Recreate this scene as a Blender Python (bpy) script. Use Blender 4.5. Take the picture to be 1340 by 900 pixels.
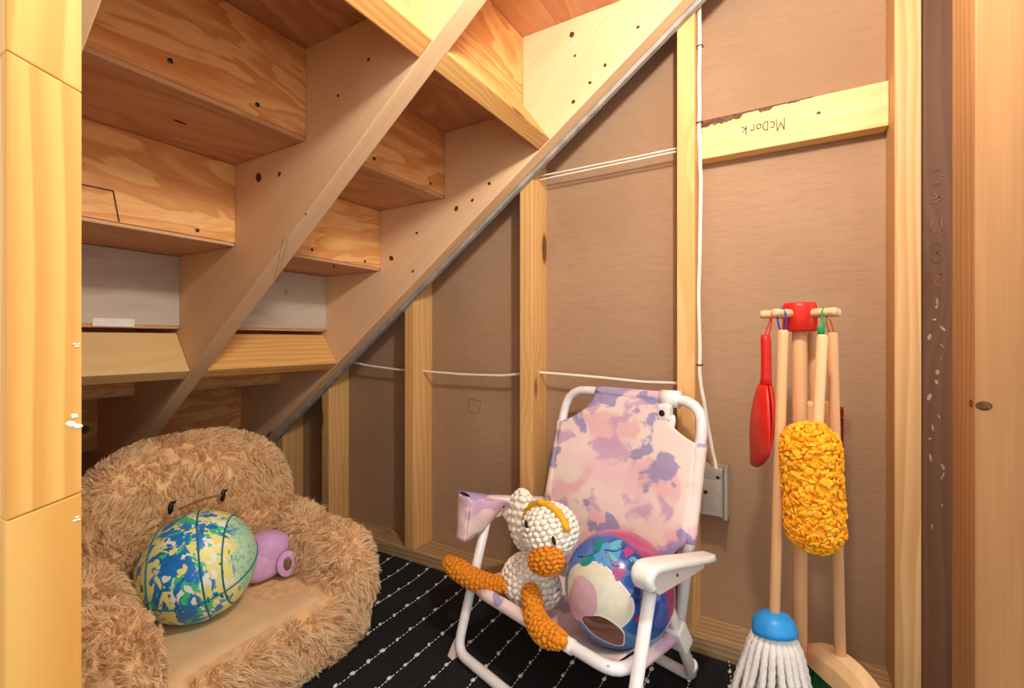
import bpy, bmesh, math, random
import numpy as np
from mathutils import Vector, Matrix, Euler

for o in list(bpy.data.objects):
    bpy.data.objects.remove(o, do_unlink=True)
scn = bpy.context.scene
COL = scn.collection
PI = math.pi
R = math.radians

# ------------------------------------------------------------------ camera, world, exposure
CAM_H = 0.69
cd = bpy.data.cameras.new('camera')
cd.sensor_width = 36.0
cd.lens = 36.0 * 612.0 / 1340.0
cd.shift_y = -5.0 / 1340.0
cd.clip_start = 0.02
cam = bpy.data.objects.new('camera', cd)
COL.objects.link(cam)
cam.location = (0, 0, CAM_H)
cam.rotation_euler = (R(90), 0, R(30.5 - 90))
scn.camera = cam

w = bpy.data.worlds.new('world')
scn.world = w
w.use_nodes = True
w.node_tree.nodes['Background'].inputs[0].default_value = (1.0, 0.975, 0.93, 1)   # light of the room outside the closet
w.node_tree.nodes['Background'].inputs[1].default_value = 1.22
BULB = 460.0                     # emission of the bare bulb under the stairs

scn.view_settings.view_transform = 'Standard'
scn.view_settings.look = 'None'
scn.view_settings.exposure = 0.35
scn.view_settings.gamma = 1.0
scn.view_settings.use_curve_mapping = False


# ------------------------------------------------------------------ materials
def srgb(r, g, b):
    f = lambda c: (c / 255 / 12.92) if c / 255 <= .04045 else ((c / 255 + .055) / 1.055) ** 2.4
    return (f(r), f(g), f(b), 1)


class NT:
    def __init__(s, name):
        s.m = bpy.data.materials.new(name)
        s.m.use_nodes = True
        s.t = s.m.node_tree
        s.b = s.t.nodes['Principled BSDF']
        s.b.inputs['Roughness'].default_value = .6
        s.b.inputs['Specular IOR Level'].default_value = .3

    def n(s, kind, **kw):
        nd = s.t.nodes.new('ShaderNode' + kind)
        for k, v in kw.items():
            if k.startswith('i_'):
                nd.inputs[int(k[2:]) if k[2:].isdigit() else k[2:]].default_value = v
            else:
                setattr(nd, k, v)
        return nd

    def l(s, a, b):
        s.t.links.new(a, b)

    def math(s, op, a, b=None, clamp=False):
        nd = s.n('Math', operation=op, use_clamp=clamp)
        for i, x in enumerate((a, b)):
            if x is None: continue
            if hasattr(x, 'links'): s.l(x, nd.inputs[i])
            else: nd.inputs[i].default_value = x
        return nd.outputs[0]

    def mix(s, f, a, b, blend='MIX'):
        nd = s.n('Mix', data_type='RGBA', blend_type=blend)
        for i, x in ((0, f), (6, a), (7, b)):
            if hasattr(x, 'links'): s.l(x, nd.inputs[i])
            else: nd.inputs[i].default_value = x
        return nd.outputs[2]

    def ramp(s, f, stops, interp='LINEAR'):
        nd = s.n('ValToRGB')
        cr = nd.color_ramp
        cr.interpolation = interp
        while len(cr.elements) < len(stops): cr.elements.new(.5)
        for e, (p, c) in zip(cr.elements, stops):
            e.position = p
            e.color = c if len(c) == 4 else (*c, 1)
        s.l(f, nd.inputs[0])
        return nd.outputs[0]

    def mapr(s, v, a, b, c=0., d=1.):
        nd = s.n('MapRange', interpolation_type='SMOOTHSTEP')
        s.l(v, nd.inputs[0])
        for i, x in enumerate((a, b, c, d)): nd.inputs[i + 1].default_value = x
        return nd.outputs[0]

    def noise(s, vec, scale=5, detail=3, rough=.5, dist=0):
        nd = s.n('TexNoise')
        if vec is not None: s.l(vec, nd.inputs['Vector'])
        nd.inputs['Scale'].default_value = scale
        nd.inputs['Detail'].default_value = detail
        nd.inputs['Roughness'].default_value = rough
        nd.inputs['Distortion'].default_value = dist
        return nd

    def coord(s, scale=(1, 1, 1), offset=True, rot=(0, 0, 0)):
        tc = s.n('TexCoord')
        v = tc.outputs['Object']
        if offset:
            oi = s.n('ObjectInfo')
            cx = s.n('CombineXYZ')
            for i, k in enumerate((37., 11.3, 19.7)):
                s.l(s.math('MULTIPLY', oi.outputs['Random'], k), cx.inputs[i])
            ad = s.n('VectorMath', operation='ADD')
            s.l(v, ad.inputs[0]); s.l(cx.outputs[0], ad.inputs[1])
            v = ad.outputs[0]
        mp = s.n('Mapping')
        mp.inputs['Scale'].default_value = scale
        mp.inputs['Rotation'].default_value = rot
        s.l(v, mp.inputs[0])
        return mp.outputs[0]

    def bump(s, h, strength=.3, dist=.002):
        nd = s.n('Bump')
        nd.inputs['Strength'].default_value = strength
        nd.inputs['Distance'].default_value = dist
        s.l(h, nd.inputs['Height'])
        s.l(nd.outputs[0], s.b.inputs['Normal'])

    def out(s, col):
        s.l(col, s.b.inputs['Base Color'])
        return s.m


def plain(name, c, rough=.5, spec=.3, metal=0, vary=.06, scale=40, bump=0.0):
    t = NT(name)
    v = t.noise(t.coord(), scale, 3)
    f = t.mapr(v.outputs[0], .3, .7)
    dk = tuple(x * (1 - vary * 2.2) for x in c[:3]) + (1,)
    t.out(t.mix(f, dk, c))
    t.b.inputs['Roughness'].default_value = rough
    t.b.inputs['Specular IOR Level'].default_value = spec
    t.b.inputs['Metallic'].default_value = metal
    if bump: t.bump(v.outputs[0], bump, .001)
    return t.m


def wood(name, light, dark, knot=(90, 48, 24), ring=26, knots=.55, grain=.35, contrast=.75, rough=.6, warp=.05):
    """lumber with its length along local X: rings around a pith beside the board, fine grain, scattered knots"""
    t = NT(name)
    p = t.coord()
    # knots
    mk = t.n('Mapping'); mk.inputs['Scale'].default_value = (3.2, 9, 9); t.l(p, mk.inputs[0])
    vo = t.n('TexVoronoi'); vo.inputs['Scale'].default_value = 1; t.l(mk.outputs[0], vo.inputs['Vector'])
    sp = t.n('SeparateColor'); t.l(vo.outputs['Color'], sp.inputs[0])
    keep = t.math('LESS_THAN', sp.outputs[0], knots)
    d = vo.outputs['Distance']
    kn = t.math('MULTIPLY', t.mapr(d, .17, .10), keep)
    halo = t.math('MULTIPLY', t.mapr(d, .50, .12), keep)
    # rings
    ms = t.n('Mapping'); ms.inputs['Scale'].default_value = (1.3, 7, 7); t.l(p, ms.inputs[0])
    nz = t.noise(ms.outputs[0], 1.0, 2)
    se = t.n('SeparateXYZ'); t.l(p, se.inputs[0])
    yy = t.math('ADD', t.math('PINGPONG', se.outputs[1], .33), .03)
    zz = t.math('ADD', t.math('PINGPONG', se.outputs[2], .29), .01)
    rr = t.math('SQRT', t.math('ADD', t.math('MULTIPLY', yy, yy), t.math('MULTIPLY', zz, zz)))
    rr = t.math('ADD', rr, t.math('MULTIPLY', nz.outputs[0], warp))
    rr = t.math('ADD', rr, t.math('MULTIPLY', halo, .022))
    ph = t.math('FRACT', t.math('MULTIPLY', rr, ring * 5.0))
    band = t.math('SUBTRACT', t.mapr(ph, .05, .75), t.mapr(ph, .86, 1.0))
    # fine grain along the length
    mg = t.n('Mapping'); mg.inputs['Scale'].default_value = (6, 260, 260); t.l(p, mg.inputs[0])
    g = t.noise(mg.outputs[0], 1, 3, .6)
    mb = t.n('Mapping'); mb.inputs['Scale'].default_value = (2.0, 14, 14); t.l(p, mb.inputs[0])
    blotch = t.noise(mb.outputs[0], 1, 3)
    f = t.math('MULTIPLY', band, contrast)
    f = t.math('ADD', f, t.math('MULTIPLY', t.mapr(blotch.outputs[0], .35, .75), .35))
    f = t.math('ADD', f, t.math('MULTIPLY', t.math('SUBTRACT', g.outputs[0], .5), grain), clamp=True)
    c = t.mix(f, light, dark)
    c = t.mix(t.math('MULTIPLY', halo, .35), c, dark)
    c = t.mix(t.math('MULTIPLY', kn, .85), c, srgb(*knot))
    oi = t.n('ObjectInfo')
    hs = t.n('HueSaturation')
    t.l(c, hs.inputs['Color'])
    t.l(t.math('ADD', t.math('MULTIPLY', oi.outputs['Random'], .14), .93), hs.inputs['Value'])
    t.bump(t.math('ADD', g.outputs[0], t.math('MULTIPLY', band, .5)), .12, .001)
    t.b.inputs['Roughness'].default_value = rough
    return t.out(hs.outputs[0])


def plywood(name, light, dark, scale=3.0, rough=.55):
    """rotary cut veneer: broad flame figure along local X"""
    t = NT(name)
    p = t.coord()
    m1 = t.n('Mapping'); m1.inputs['Scale'].default_value = (1.4, 5.5, 5.5); t.l(p, m1.inputs[0])
    nz = t.noise(m1.outputs[0], 1.1, 4, .55, .8)
    fig = t.math('FRACT', t.math('MULTIPLY', nz.outputs[0], scale * 3))
    fig = t.math('SUBTRACT', t.mapr(fig, .0, .8), t.mapr(fig, .85, 1.0))
    m2 = t.n('Mapping'); m2.inputs['Scale'].default_value = (8, 160, 160); t.l(p, m2.inputs[0])
    g = t.noise(m2.outputs[0], 1, 3, .6)
    bl = t.noise(m1.outputs[0], .8, 2)
    f = t.math('ADD', t.math('MULTIPLY', fig, .55), t.math('MULTIPLY', t.math('SUBTRACT', g.outputs[0], .5), .45))
    f = t.math('ADD', f, t.math('MULTIPLY', t.mapr(bl.outputs[0], .35, .7), .4), clamp=True)
    c = t.mix(f, light, dark)
    vo = t.n('TexVoronoi'); vo.inputs['Scale'].default_value = 5.0; t.l(p, vo.inputs['Vector'])
    sp = t.n('SeparateColor'); t.l(vo.outputs['Color'], sp.inputs[0])
    kn = t.math('MULTIPLY', t.mapr(vo.outputs['Distance'], .085, .04), t.math('LESS_THAN', sp.outputs[0], .5))
    c = t.mix(t.math('MULTIPLY', kn, .8), c, srgb(84, 44, 24))
    t.bump(g.outputs[0], .1, .001)
    t.b.inputs['Roughness'].default_value = rough
    return t.out(c)


def drywall_mat():
    t = NT('drywall_paper')
    p = t.coord(offset=False)
    big = t.noise(p, 2.2, 3)
    m2 = t.n('Mapping'); m2.inputs['Scale'].default_value = (30, 30, 240); t.l(p, m2.inputs[0])
    fib = t.noise(m2.outputs[0], 1, 3)
    c = t.mix(t.mapr(big.outputs[0], .35, .7), srgb(174, 141, 112), srgb(159, 126, 97))
    c = t.mix(t.math('MULTIPLY', t.mapr(fib.outputs[0], .4, .75), .3), c, srgb(146, 111, 82))
    vo = t.n('TexVoronoi'); vo.inputs['Scale'].default_value = 11; t.l(p, vo.inputs['Vector'])
    sp = t.n('SeparateColor'); t.l(vo.outputs['Color'], sp.inputs[0])
    kn = t.math('MULTIPLY', t.mapr(vo.outputs['Distance'], .045, .02), t.math('LESS_THAN', sp.outputs[0], .42))
    c = t.mix(t.math('MULTIPLY', kn, .8), c, srgb(80, 55, 40))
    t.bump(fib.outputs[0], .08, .001)
    t.b.inputs['Roughness'].default_value = .85
    return t.out(c)


M = {}
M['drywall'] = drywall_mat()
M['stud'] = wood('pine_stud', srgb(230, 184, 122), srgb(212, 154, 88), ring=14, knots=.4, contrast=.5)
M['post'] = wood('golden_pine', srgb(228, 180, 100), srgb(210, 150, 70), ring=12, knots=.12, contrast=.75)
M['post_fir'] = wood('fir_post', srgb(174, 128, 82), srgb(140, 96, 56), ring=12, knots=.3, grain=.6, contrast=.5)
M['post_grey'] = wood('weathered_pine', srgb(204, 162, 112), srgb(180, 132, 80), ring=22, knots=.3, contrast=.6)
M['stringer'] = wood('stringer_pine', srgb(238, 200, 158), srgb(222, 178, 134), ring=14, knots=.75, contrast=.2, grain=.45)
M['blocking'] = wood('orange_fir', srgb(232, 182, 112), srgb(212, 148, 78), ring=18, knots=.4, contrast=.6)
M['block_pale'] = wood('pale_pine', srgb(232, 200, 142), srgb(220, 178, 114), ring=6, knots=.3, contrast=.35)
M['riser'] = plywood('riser_plywood', srgb(244, 190, 122), srgb(206, 124, 58))
M['tread'] = plywood('tread_plywood', srgb(214, 166, 128), srgb(184, 128, 90), 2.0)
M['riser_grey'] = plywood('grey_primed_board', srgb(206, 192, 176), srgb(186, 168, 150), 1.5)
M['dark_board'] = wood('dark_brown_board', srgb(104, 68, 46), srgb(84, 52, 34), ring=12, knots=.2, contrast=.4)  # low-contrast wood in a dark brown tone
M['plate'] = wood('grey_plate', srgb(196, 164, 122), srgb(160, 126, 88), ring=20, knots=.2, grain=.7)
M['gypsum_edge'] = plain('gypsum_edge', srgb(176, 168, 160), .9, vary=.15, scale=25)
M['floor'] = plain('floor_subfloor', srgb(120, 92, 66), .8)
M['cable'] = plain('white_cable_jacket', srgb(238, 228, 216), .4, vary=.02)
M['bark'] = plain('bark_wane', srgb(128, 92, 72), .95, vary=.25, scale=90, bump=.8)
M['pencil'] = plain('pencil_line', srgb(84, 66, 50), .9)
M['glue'] = plain('dried_glue', srgb(168, 138, 112), .5, vary=.2, scale=200)
M['white_paper'] = plain('white_paper', srgb(240, 236, 228), .8)
M['galv'] = plain('galvanised_steel', srgb(206, 196, 182), .42, .5, .55, vary=.12, scale=18)
M['dark'] = plain('black_void', srgb(20, 16, 14), .8)
M['porcelain'] = plain('white_porcelain', srgb(240, 238, 232), .25, .5)
M['screw'] = plain('dark_screw', srgb(60, 50, 44), .4, .5, .6)


# ------------------------------------------------------------------ mesh builder
class MB:
    def __init__(s):
        s.v = []; s.f = []

    def add(s, vs, fs):
        k = len(s.v)
        s.v.extend([tuple(x) for x in vs])
        s.f.extend([tuple(i + k for i in f) for f in fs])
        return s

    def box(s, x0, x1, y0, y1, z0, z1):
        vs = [(x, y, z) for x in (x0, x1) for y in (y0, y1) for z in (z0, z1)]
        return s.add(vs, [(0, 1, 3, 2), (4, 6, 7, 5), (0, 4, 5, 1), (2, 3, 7, 6), (0, 2, 6, 4), (1, 5, 7, 3)])

    def prism(s, poly, d0, d1, plane='YZ'):
        n = len(poly)
        def mk(p, d):
            return {'YZ': (d, p[0], p[1]), 'XZ': (p[0], d, p[1]), 'XY': (p[0], p[1], d)}[plane]
        vs = [mk(p, d0) for p in poly] + [mk(p, d1) for p in poly]
        fs = [tuple(range(n)), tuple(range(2 * n - 1, n - 1, -1))]
        fs += [(i, i + n, (i + 1) % n + n, (i + 1) % n) for i in range(n)]
        return s.add(vs, fs)

    def tube(s, pts, r, seg=12, closed=False, caps=True, mod=None):
        pts = [Vector(p) for p in pts]
        n = len(pts)
        rs = r if hasattr(r, '__len__') else [r] * n
        vs = []; up = None
        for i, p in enumerate(pts):
            if closed: t = pts[(i + 1) % n] - pts[i - 1]
            else: t = pts[min(i + 1, n - 1)] - pts[max(i - 1, 0)]
            t.normalize()
            if up is None:
                up = Vector((0, 0, 1)) if abs(t.z) < .9 else Vector((1, 0, 0))
            up = (up - t * up.dot(t))
            if up.length < 1e-6: up = t.orthogonal()
            up.normalize()
            sd = t.cross(up)
            for j in range(seg):
                a = 2 * PI * j / seg
                rad = rs[i] * (mod(i, a) if mod else 1)
                vs.append(p + (up * math.cos(a) + sd * math.sin(a)) * rad)
        fs = []
        m = n if closed else n - 1
        for i in range(m):
            for j in range(seg):
                a = i * seg + j; b = i * seg + (j + 1) % seg
                c = ((i + 1) % n) * seg + (j + 1) % seg; d = ((i + 1) % n) * seg + j
                fs.append((a, d, c, b))
        if caps and not closed:
            fs.append(tuple(range(seg)))
            fs.append(tuple(range((n - 1) * seg + seg - 1, (n - 1) * seg - 1, -1)))
        return s.add(vs, fs)

    def ell(s, c, r, rot=None, seg=16, rings=10, e=1.0):
        vs = []; fs = []
        pw = lambda x: math.copysign(abs(x) ** e, x)
        for i in range(rings + 1):
            ph = -PI / 2 + PI * i / rings
            for j in range(seg):
                th = 2 * PI * j / seg
                p = Vector((r[0] * pw(math.cos(ph)) * pw(math.cos(th)), r[1] * pw(math.cos(ph)) * pw(math.sin(th)), r[2] * pw(math.sin(ph))))
                if rot is not None: p = rot @ p
                vs.append(Vector(c) + p)
        for i in range(rings):
            for j in range(seg):
                a = i * seg + j; b = i * seg + (j + 1) % seg
                fs.append((a, b, b + seg, a + seg))
        return s.add(vs, fs)

    def lathe(s, prof, c=(0, 0, 0), seg=24, rot=None):
        vs = []; fs = []
        n = len(prof)
        for (r, z) in prof:
            for j in range(seg):
                a = 2 * PI * j / seg
                p = Vector((r * math.cos(a), r * math.sin(a), z))
                if rot is not None: p = rot @ p
                vs.append(p + Vector(c))
        for i in range(n - 1):
            for j in range(seg):
                a = i * seg + j; b = i * seg + (j + 1) % seg
                fs.append((a, b, b + seg, a + seg))
        fs.append(tuple(range(seg - 1, -1, -1)))
        fs.append(tuple(range((n - 1) * seg, n * seg)))
        return s.add(vs, fs)

    def grid(s, fn, nu, nv, thick=None):
        vs = [Vector(fn(i / nu, j / nv)) for j in range(nv + 1) for i in range(nu + 1)]
        fs = [(j * (nu + 1) + i, j * (nu + 1) + i + 1, (j + 1) * (nu + 1) + i + 1, (j + 1) * (nu + 1) + i) for j in range(nv) for i in range(nu)]
        return s.add(vs, fs)

    def build(s, name, mat, parent=None, smooth=False, bevel=0, solid=0, sub=0, loc=None, shift=None):
        me = bpy.data.meshes.new(name)
        vs = s.v
        if shift is not None:
            sh = Vector(shift); vs = [tuple(Vector(v) - sh) for v in vs]
        me.from_pydata(vs, [], s.f)
        me.validate()
        bm = bmesh.new(); bm.from_mesh(me)
        bmesh.ops.remove_doubles(bm, verts=bm.verts, dist=1e-6)
        bmesh.ops.recalc_face_normals(bm, faces=bm.faces)
        if bevel:
            bmesh.ops.bevel(bm, geom=[e for e in bm.edges if e.calc_face_angle(0) > .5], offset=bevel, segments=2, affect='EDGES', profile=.6)
        bm.to_mesh(me); bm.free()
        o = bpy.data.objects.new(name, me)
        COL.objects.link(o)
        if mat is not None: me.materials.append(M[mat] if isinstance(mat, str) else mat)
        if smooth:
            for p in me.polygons: p.use_smooth = True
        if parent is not None: o.parent = parent
        if shift is not None: o.location = shift
        if loc is not None: o.location = loc
        if solid:
            md = o.modifiers.new('solid', 'SOLIDIFY'); md.thickness = solid; md.offset = 0
        if sub:
            md = o.modifiers.new('sub', 'SUBSURF'); md.levels = sub; md.render_levels = sub
        return o


def empty(name, loc=(0, 0, 0), rz=0):
    o = bpy.data.objects.new(name, None)
    o.empty_display_size = .05
    COL.objects.link(o)
    o.location = loc
    o.rotation_euler = (0, 0, rz)
    return o


def tag(o, label=None, cat=None, group=None, kind=None):
    if label: o['label'] = label
    if cat: o['category'] = cat
    if group: o['group'] = group
    if kind: o['kind'] = kind
    return o


def board(name, p0, p1, wdir, wd, th, mat, parent=None, bevel=.0025, wob=0, ends=None):
    """a board from p0 to p1 (centre line), width wd along wdir, thickness th; mesh local X runs along its length"""
    p0 = Vector(p0); p1 = Vector(p1)
    x = (p1 - p0); L = x.length; x.normalize()
    y = Vector(wdir); y = (y - x * y.dot(x)).normalized()
    z = x.cross(y)
    mb = MB()
    e0, e1 = ends if ends else ((0, 0), (0, 0))
    vs = []
    for (sx, e) in ((-1, e0), (1, e1)):
        for sy in (-1, 1):
            for sz in (-1, 1):
                vs.append((sx * L / 2 + (e[0] if sy < 0 else e[1]), sy * wd / 2, sz * th / 2))
    mb.add(vs, [(0, 1, 3, 2), (4, 6, 7, 5), (0, 4, 5, 1), (2, 3, 7, 6), (0, 2, 6, 4), (1, 5, 7, 3)])
    o = mb.build(name, mat, None, bevel=bevel)
    mw = Matrix((x, y, z)).transposed().to_4x4()
    mw.translation = (p0 + p1) / 2
    if parent is not None:
        o.parent = parent
        bpy.context.view_layer.update()
        o.matrix_local = parent.matrix_basis.inverted() @ mw
    else:
        o.matrix_world = mw
    return o


def strokes(name, polys, mat, parent, frame, width=.0016, lift=.0006):
    """thin drawn lines on a surface; frame = origin, u, v, n"""
    o0, u, v, n = [Vector(a) for a in frame]
    mb = MB()
    for pl in polys:
        pts = [o0 + u * a + v * b + n * lift for a, b in pl]
        for a, b in zip(pts[:-1], pts[1:]):
            d = (b - a); s = d.cross(n).normalized() * width / 2
            e = d.normalized() * width * .3
            mb.add([a - s - e, a + s - e, b + s + e, b - s + e], [(0, 1, 2, 3)])
    return mb.build(name, mat, parent)


# ------------------------------------------------------------------ setting
fl = tag(MB().box(-1.4, 1.35, -1.4, 2.6, -.05, 0).build('floor', 'floor'), 'brown subfloor under the rug', None, kind='structure')

WX = 1.184          # drywall plane
SF = 1.095          # stud fronts
wall_r = tag(MB().box(WX, WX + .013, -1.2, 2.45, 0, 2.5).build('wall_right', 'drywall'),
             'brown paper backed drywall wall with open studs', kind='structure')
STUDS = (.2146, .621, 1.037, 1.434, 1.70, -.169)
for yy in STUDS:
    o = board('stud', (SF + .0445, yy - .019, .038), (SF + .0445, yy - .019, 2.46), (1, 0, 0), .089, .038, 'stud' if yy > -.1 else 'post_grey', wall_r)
board('bottom_plate', (SF + .0445, -1.15, .019), (SF + .0445, 2.42, .019), (1, 0, 0), .089, .038, 'plate', wall_r)
board('top_plate', (SF + .0445, -1.15, 2.479), (SF + .0445, 2.42, 2.479), (1, 0, 0), .089, .038, 'stud', wall_r)
blk = board('blocking', (WX - .019, .1760, 1.148), (WX - .019, -.1685, 1.148), (0, 0, 1), .087, .038, 'block_pale', wall_r)
blk['label'] = 'pale pine blocking board with pencil scrawl'
# wane strip of bark on the top edge of the blocking
wane = MB()
random.seed(3)
N_ = 46
prv = None
for k in range(N_ + 1):
    y = .1755 - k * .0048
    hgt = (.017 * (1 - k / N_) ** .8) * (1 if (k < 19 or 25 < k < 31 or 36 < k < 42) else .35) * random.uniform(.75, 1.15) + .0006
    row_ = [(WX - .0385, y, 1.1925), (WX - .0395, y, 1.1925 - hgt * .5), (WX - .0384, y, 1.1925 - hgt), (WX - .030, y, 1.1930)]
    if prv is not None:
        wane.add(prv + row_, [(0, 1, 5, 4), (1, 2, 6, 5), (3, 0, 4, 7)])
    prv = row_
wo = wane.build('bark_strip', 'bark', blk)
wo.matrix_parent_inverse = blk.matrix_basis.inverted()
# upside-down pencil scrawl
scr = [[(0, 0), (.0, .024), (.006, .008), (.012, .024), (.014, 0)],
       [(.024, .014), (.019, .015), (.017, .008), (.020, .002), (.025, .003)],
       [(.029, 0), (.029, .018), (.036, .016), (.038, .008), (.035, .001), (.029, 0)],
       [(.046, .012), (.042, .010), (.041, .004), (.045, .001), (.049, .004), (.049, .010), (.046, .012)],
       [(.054, 0), (.054, .012), (.058, .012), (.061, .010)],
       [(.068, 0), (.069, .020)], [(.076, .013), (.069, .006), (.077, 0)]]
so = strokes('pencil_scrawl', scr, 'pencil', blk, ((WX - .0385, .006, 1.160), (0, 1.05, 0), (0, 0, -1), (-1, 0, 0)), .0016)
so.matrix_parent_inverse = blk.matrix_basis.inverted()
kn = MB().ell((WX - .0378, -.055, 1.156), (.001, .004, .003), seg=10, rings=6).build('screw_head', 'screw', blk)
kn.matrix_parent_inverse = blk.matrix_basis.inverted()

# faint pencil rectangle on the drywall between the studs
strokes('pencil_mark', [[(0, 0), (.045, -.004), (.052, .034), (.006, .038), (0, 0)], [(.012, .012), (.010, .03)]], 'pencil', wall_r,
        ((WX, .86, .47), (0, -1, 0), (0, 0, 1), (-1, 0, 0)), .0012)

wall_b = tag(MB().box(.05, 1.2, 2.42, 2.45, 0, 2.5).build('wall_back', 'drywall'), 'drywall behind the foot of the stairs', kind='structure')
wall_l = tag(MB().box(.085, .0975, .545, 2.42, 0, 2.5).build('wall_left', 'drywall'), 'drywall side wall under the stairs', kind='structure')

# left door post: three scarf-jointed lengths
def slant_seg(name, x0, x1, y0, y1, za0, za1, zb0, zb1, mat, parent=None):
    """vertical post piece, bottom edge za0->za1 and top edge zb0->zb1 going across x; local X up"""
    cz = (za0 + zb1) / 2
    cx, cy = (x0 + x1) / 2, (y0 + y1) / 2
    mb = MB()
    vs = []
    for (z0_, z1_) in ((za0, za1), (zb0, zb1)):
        for (x, z) in ((x0, z0_), (x1, z1_)):
            for y in (y0, y1):
                vs.append((z - cz, y - cy, -(x - cx)))
    mb.add(vs, [(0, 1, 3, 2), (4, 6, 7, 5), (0, 4, 5, 1), (2, 3, 7, 6), (0, 2, 6, 4), (1, 5, 7, 3)])
    o = mb.build(name, mat, None, bevel=.0012)
    o.rotation_euler = (0, R(-90), 0)
    o.location = (cx, cy, cz)
    if parent is not None:
        bpy.context.view_layer.update()
        m = o.matrix_basis.copy()
        o.parent = parent
        o.matrix_basis = parent.matrix_basis.inverted() @ m
    return o

PX0, PX1, PY0, PY1 = .0978, .1368, .45, .539
def zat(py, Yc=.45, comp=840.):    # height on the post face
    return CAM_H + (445 - py) * Yc / comp
zt0, zt1 = zat(82), zat(103)
zb0, zb1 = zat(672), zat(655)
t3 = slant_seg('trim_3', PX0, PX1, PY0, PY1, zb0 + .0004, zb1 + .0004, zt0 - .0004, zt1 - .0004, 'post')
tag(t3, 'golden pine door post with slanted scarf joints', kind='structure')
slant_seg('post_length', PX0, PX1, PY0, PY1, zt0, zt1, 2.5, 2.5, 'post', t3)
slant_seg('post_length', PX0, PX1, PY0, PY1, 0, 0, zb0, zb1, 'post', t3)
chips = MB()
random.seed(5)
for (dz, r_) in ((zat(563), .0030), (zat(548), .0016), (zat(690), .0014), (zat(452), .0012)):
    for k in range(4):
        chips.ell((PX1 - .002 - random.random() * r_ * 2, PY0 - .0002, dz + random.uniform(-1, 1) * r_), (r_ * .9, .0006, r_ * .6), seg=8, rings=5)
ch = chips.build('paint_chip', 'white_paper', t3)
ch.matrix_parent_inverse = t3.matrix_basis.inverted()

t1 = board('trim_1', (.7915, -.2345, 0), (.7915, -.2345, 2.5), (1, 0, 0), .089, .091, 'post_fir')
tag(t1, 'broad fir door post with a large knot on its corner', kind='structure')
kz = CAM_H + (445 - 530) * .747 / 834
kmb = MB()
kmb.ell((.7468, -.1968, kz), (.0012, .0075, .0055), seg=14, rings=8)
kmb.ell((.7590, -.1888, kz + .001), (.0055, .0012, .0045), seg=14, rings=8)
ko = kmb.build('knot', plain('knot_dark', srgb(120, 70, 36), .5, vary=.3, scale=160), t1)
ko.matrix_parent_inverse = t1.matrix_basis.inverted()

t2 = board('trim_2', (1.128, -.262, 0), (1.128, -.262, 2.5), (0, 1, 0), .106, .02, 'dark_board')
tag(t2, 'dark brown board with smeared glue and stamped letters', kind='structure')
gl = MB()
random.seed(11)
def dzb(py): return CAM_H + (445 - py) * 1.118 / 810
for py in (395, 402, 418, 430, 441, 452, 470, 487, 500, 520, 545, 560, 575, 600, 610, 622, 660, 690):
    yy = -.232 + random.uniform(-.010, .010)
    gl.ell((1.1178, yy, dzb(py)), (.0008, random.uniform(.0008, .0030), random.uniform(.0015, .008)), Euler((random.uniform(-.7, .7), 0, 0)).to_matrix(), seg=8, rings=5)
g = gl.build('glue_smear', 'glue', t2)
g.matrix_parent_inverse = t2.matrix_basis.inverted()
st = [[(math.cos(a) * .008, .135 + math.sin(a) * .014) for a in np.linspace(0, 2 * PI, 15)],
      [(-.006, .090), (.008, .096), (-.004, .106)], [(-.008, .098), (.008, .100)],
      [(-.007, .060), (-.007, .042), (.0, .036), (.007, .042), (.007, .060)],
      [(math.cos(a) * .007, .008 + math.sin(a) * .008) for a in np.linspace(0, 2 * PI, 13)],
      [(math.cos(a) * .007, -.010 + math.sin(a) * .009) for a in np.linspace(0, 2 * PI, 13)],
      [(-.004, -.045), (.006, -.04), (-.005, -.055), (.006, -.06)]]
mglue = plain('faint_stamp', srgb(124, 88, 66), .8)
s2 = strokes('stamped_letters', st, mglue, t2, ((1.1178, -.232, dzb(330)), (0, -1, 0), (0, 0, 1), (-1, 0, 0)), .0022)
s2.matrix_parent_inverse = t2.matrix_basis.inverted()

# ------------------------------------------------------------------ staircase
RISE, RUN = .1858, .253
Yr = lambda n: .834 + RUN * (6 - n)          # back face of the riser above tread n
Zu = lambda n: 1.090 + RISE * (n - 6)        # underside of tread n
Zb = lambda y: .754 - .734 * (y - 1.09)      # lower edge of the stringers
stair = tag(empty('staircase', (.63, 2.1, 0)), 'unfinished wooden staircase seen from below with open stringers', 'staircase')
SH = Vector((.63, 2.1, 0))
SLOPE = math.atan(.734)
NT_, NB_ = 10, 1

def fix(o, parent):
    o.matrix_parent_inverse = parent.matrix_basis.inverted()
    return o

for (x0, x1) in ((.180, .218), (.599, .637), (1.040, 1.078)):
    poly = []
    yb = 1.09 + .754 / .734
    poly.append((yb, 0.0)); poly.append((Yr(0), 0.0)); poly.append((Yr(0), Zu(1)))
    for n in range(1, NT_):
        poly.append((Yr(n), Zu(n)))
        poly.append((Yr(n), Zu(n + 1)))
    poly.append((Yr(NT_), Zu(NT_)))
    poly.append((Yr(NT_), Zb(Yr(NT_))))
    # rotate into a local frame with X along the slope
    c = Vector(((x0 + x1) / 2, 1.0, Zb(1.0)))
    xl = Vector((0, -math.cos(SLOPE), math.sin(SLOPE))); yl = Vector((1, 0, 0)); zl = xl.cross(yl)
    Mw = Matrix((xl, yl, zl)).transposed().to_4x4(); Mw.translation = c
    inv = Mw.inverted()
    mb = MB(); mb.prism(poly, x0, x1, 'YZ')
    mb.v = [tuple(inv @ Vector(v)) for v in mb.v]
    o = mb.build('stringer', 'stringer', None, bevel=.002)
    o.parent = stair
    o.matrix_basis = Matrix.Translation(-SH) @ Mw

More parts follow.
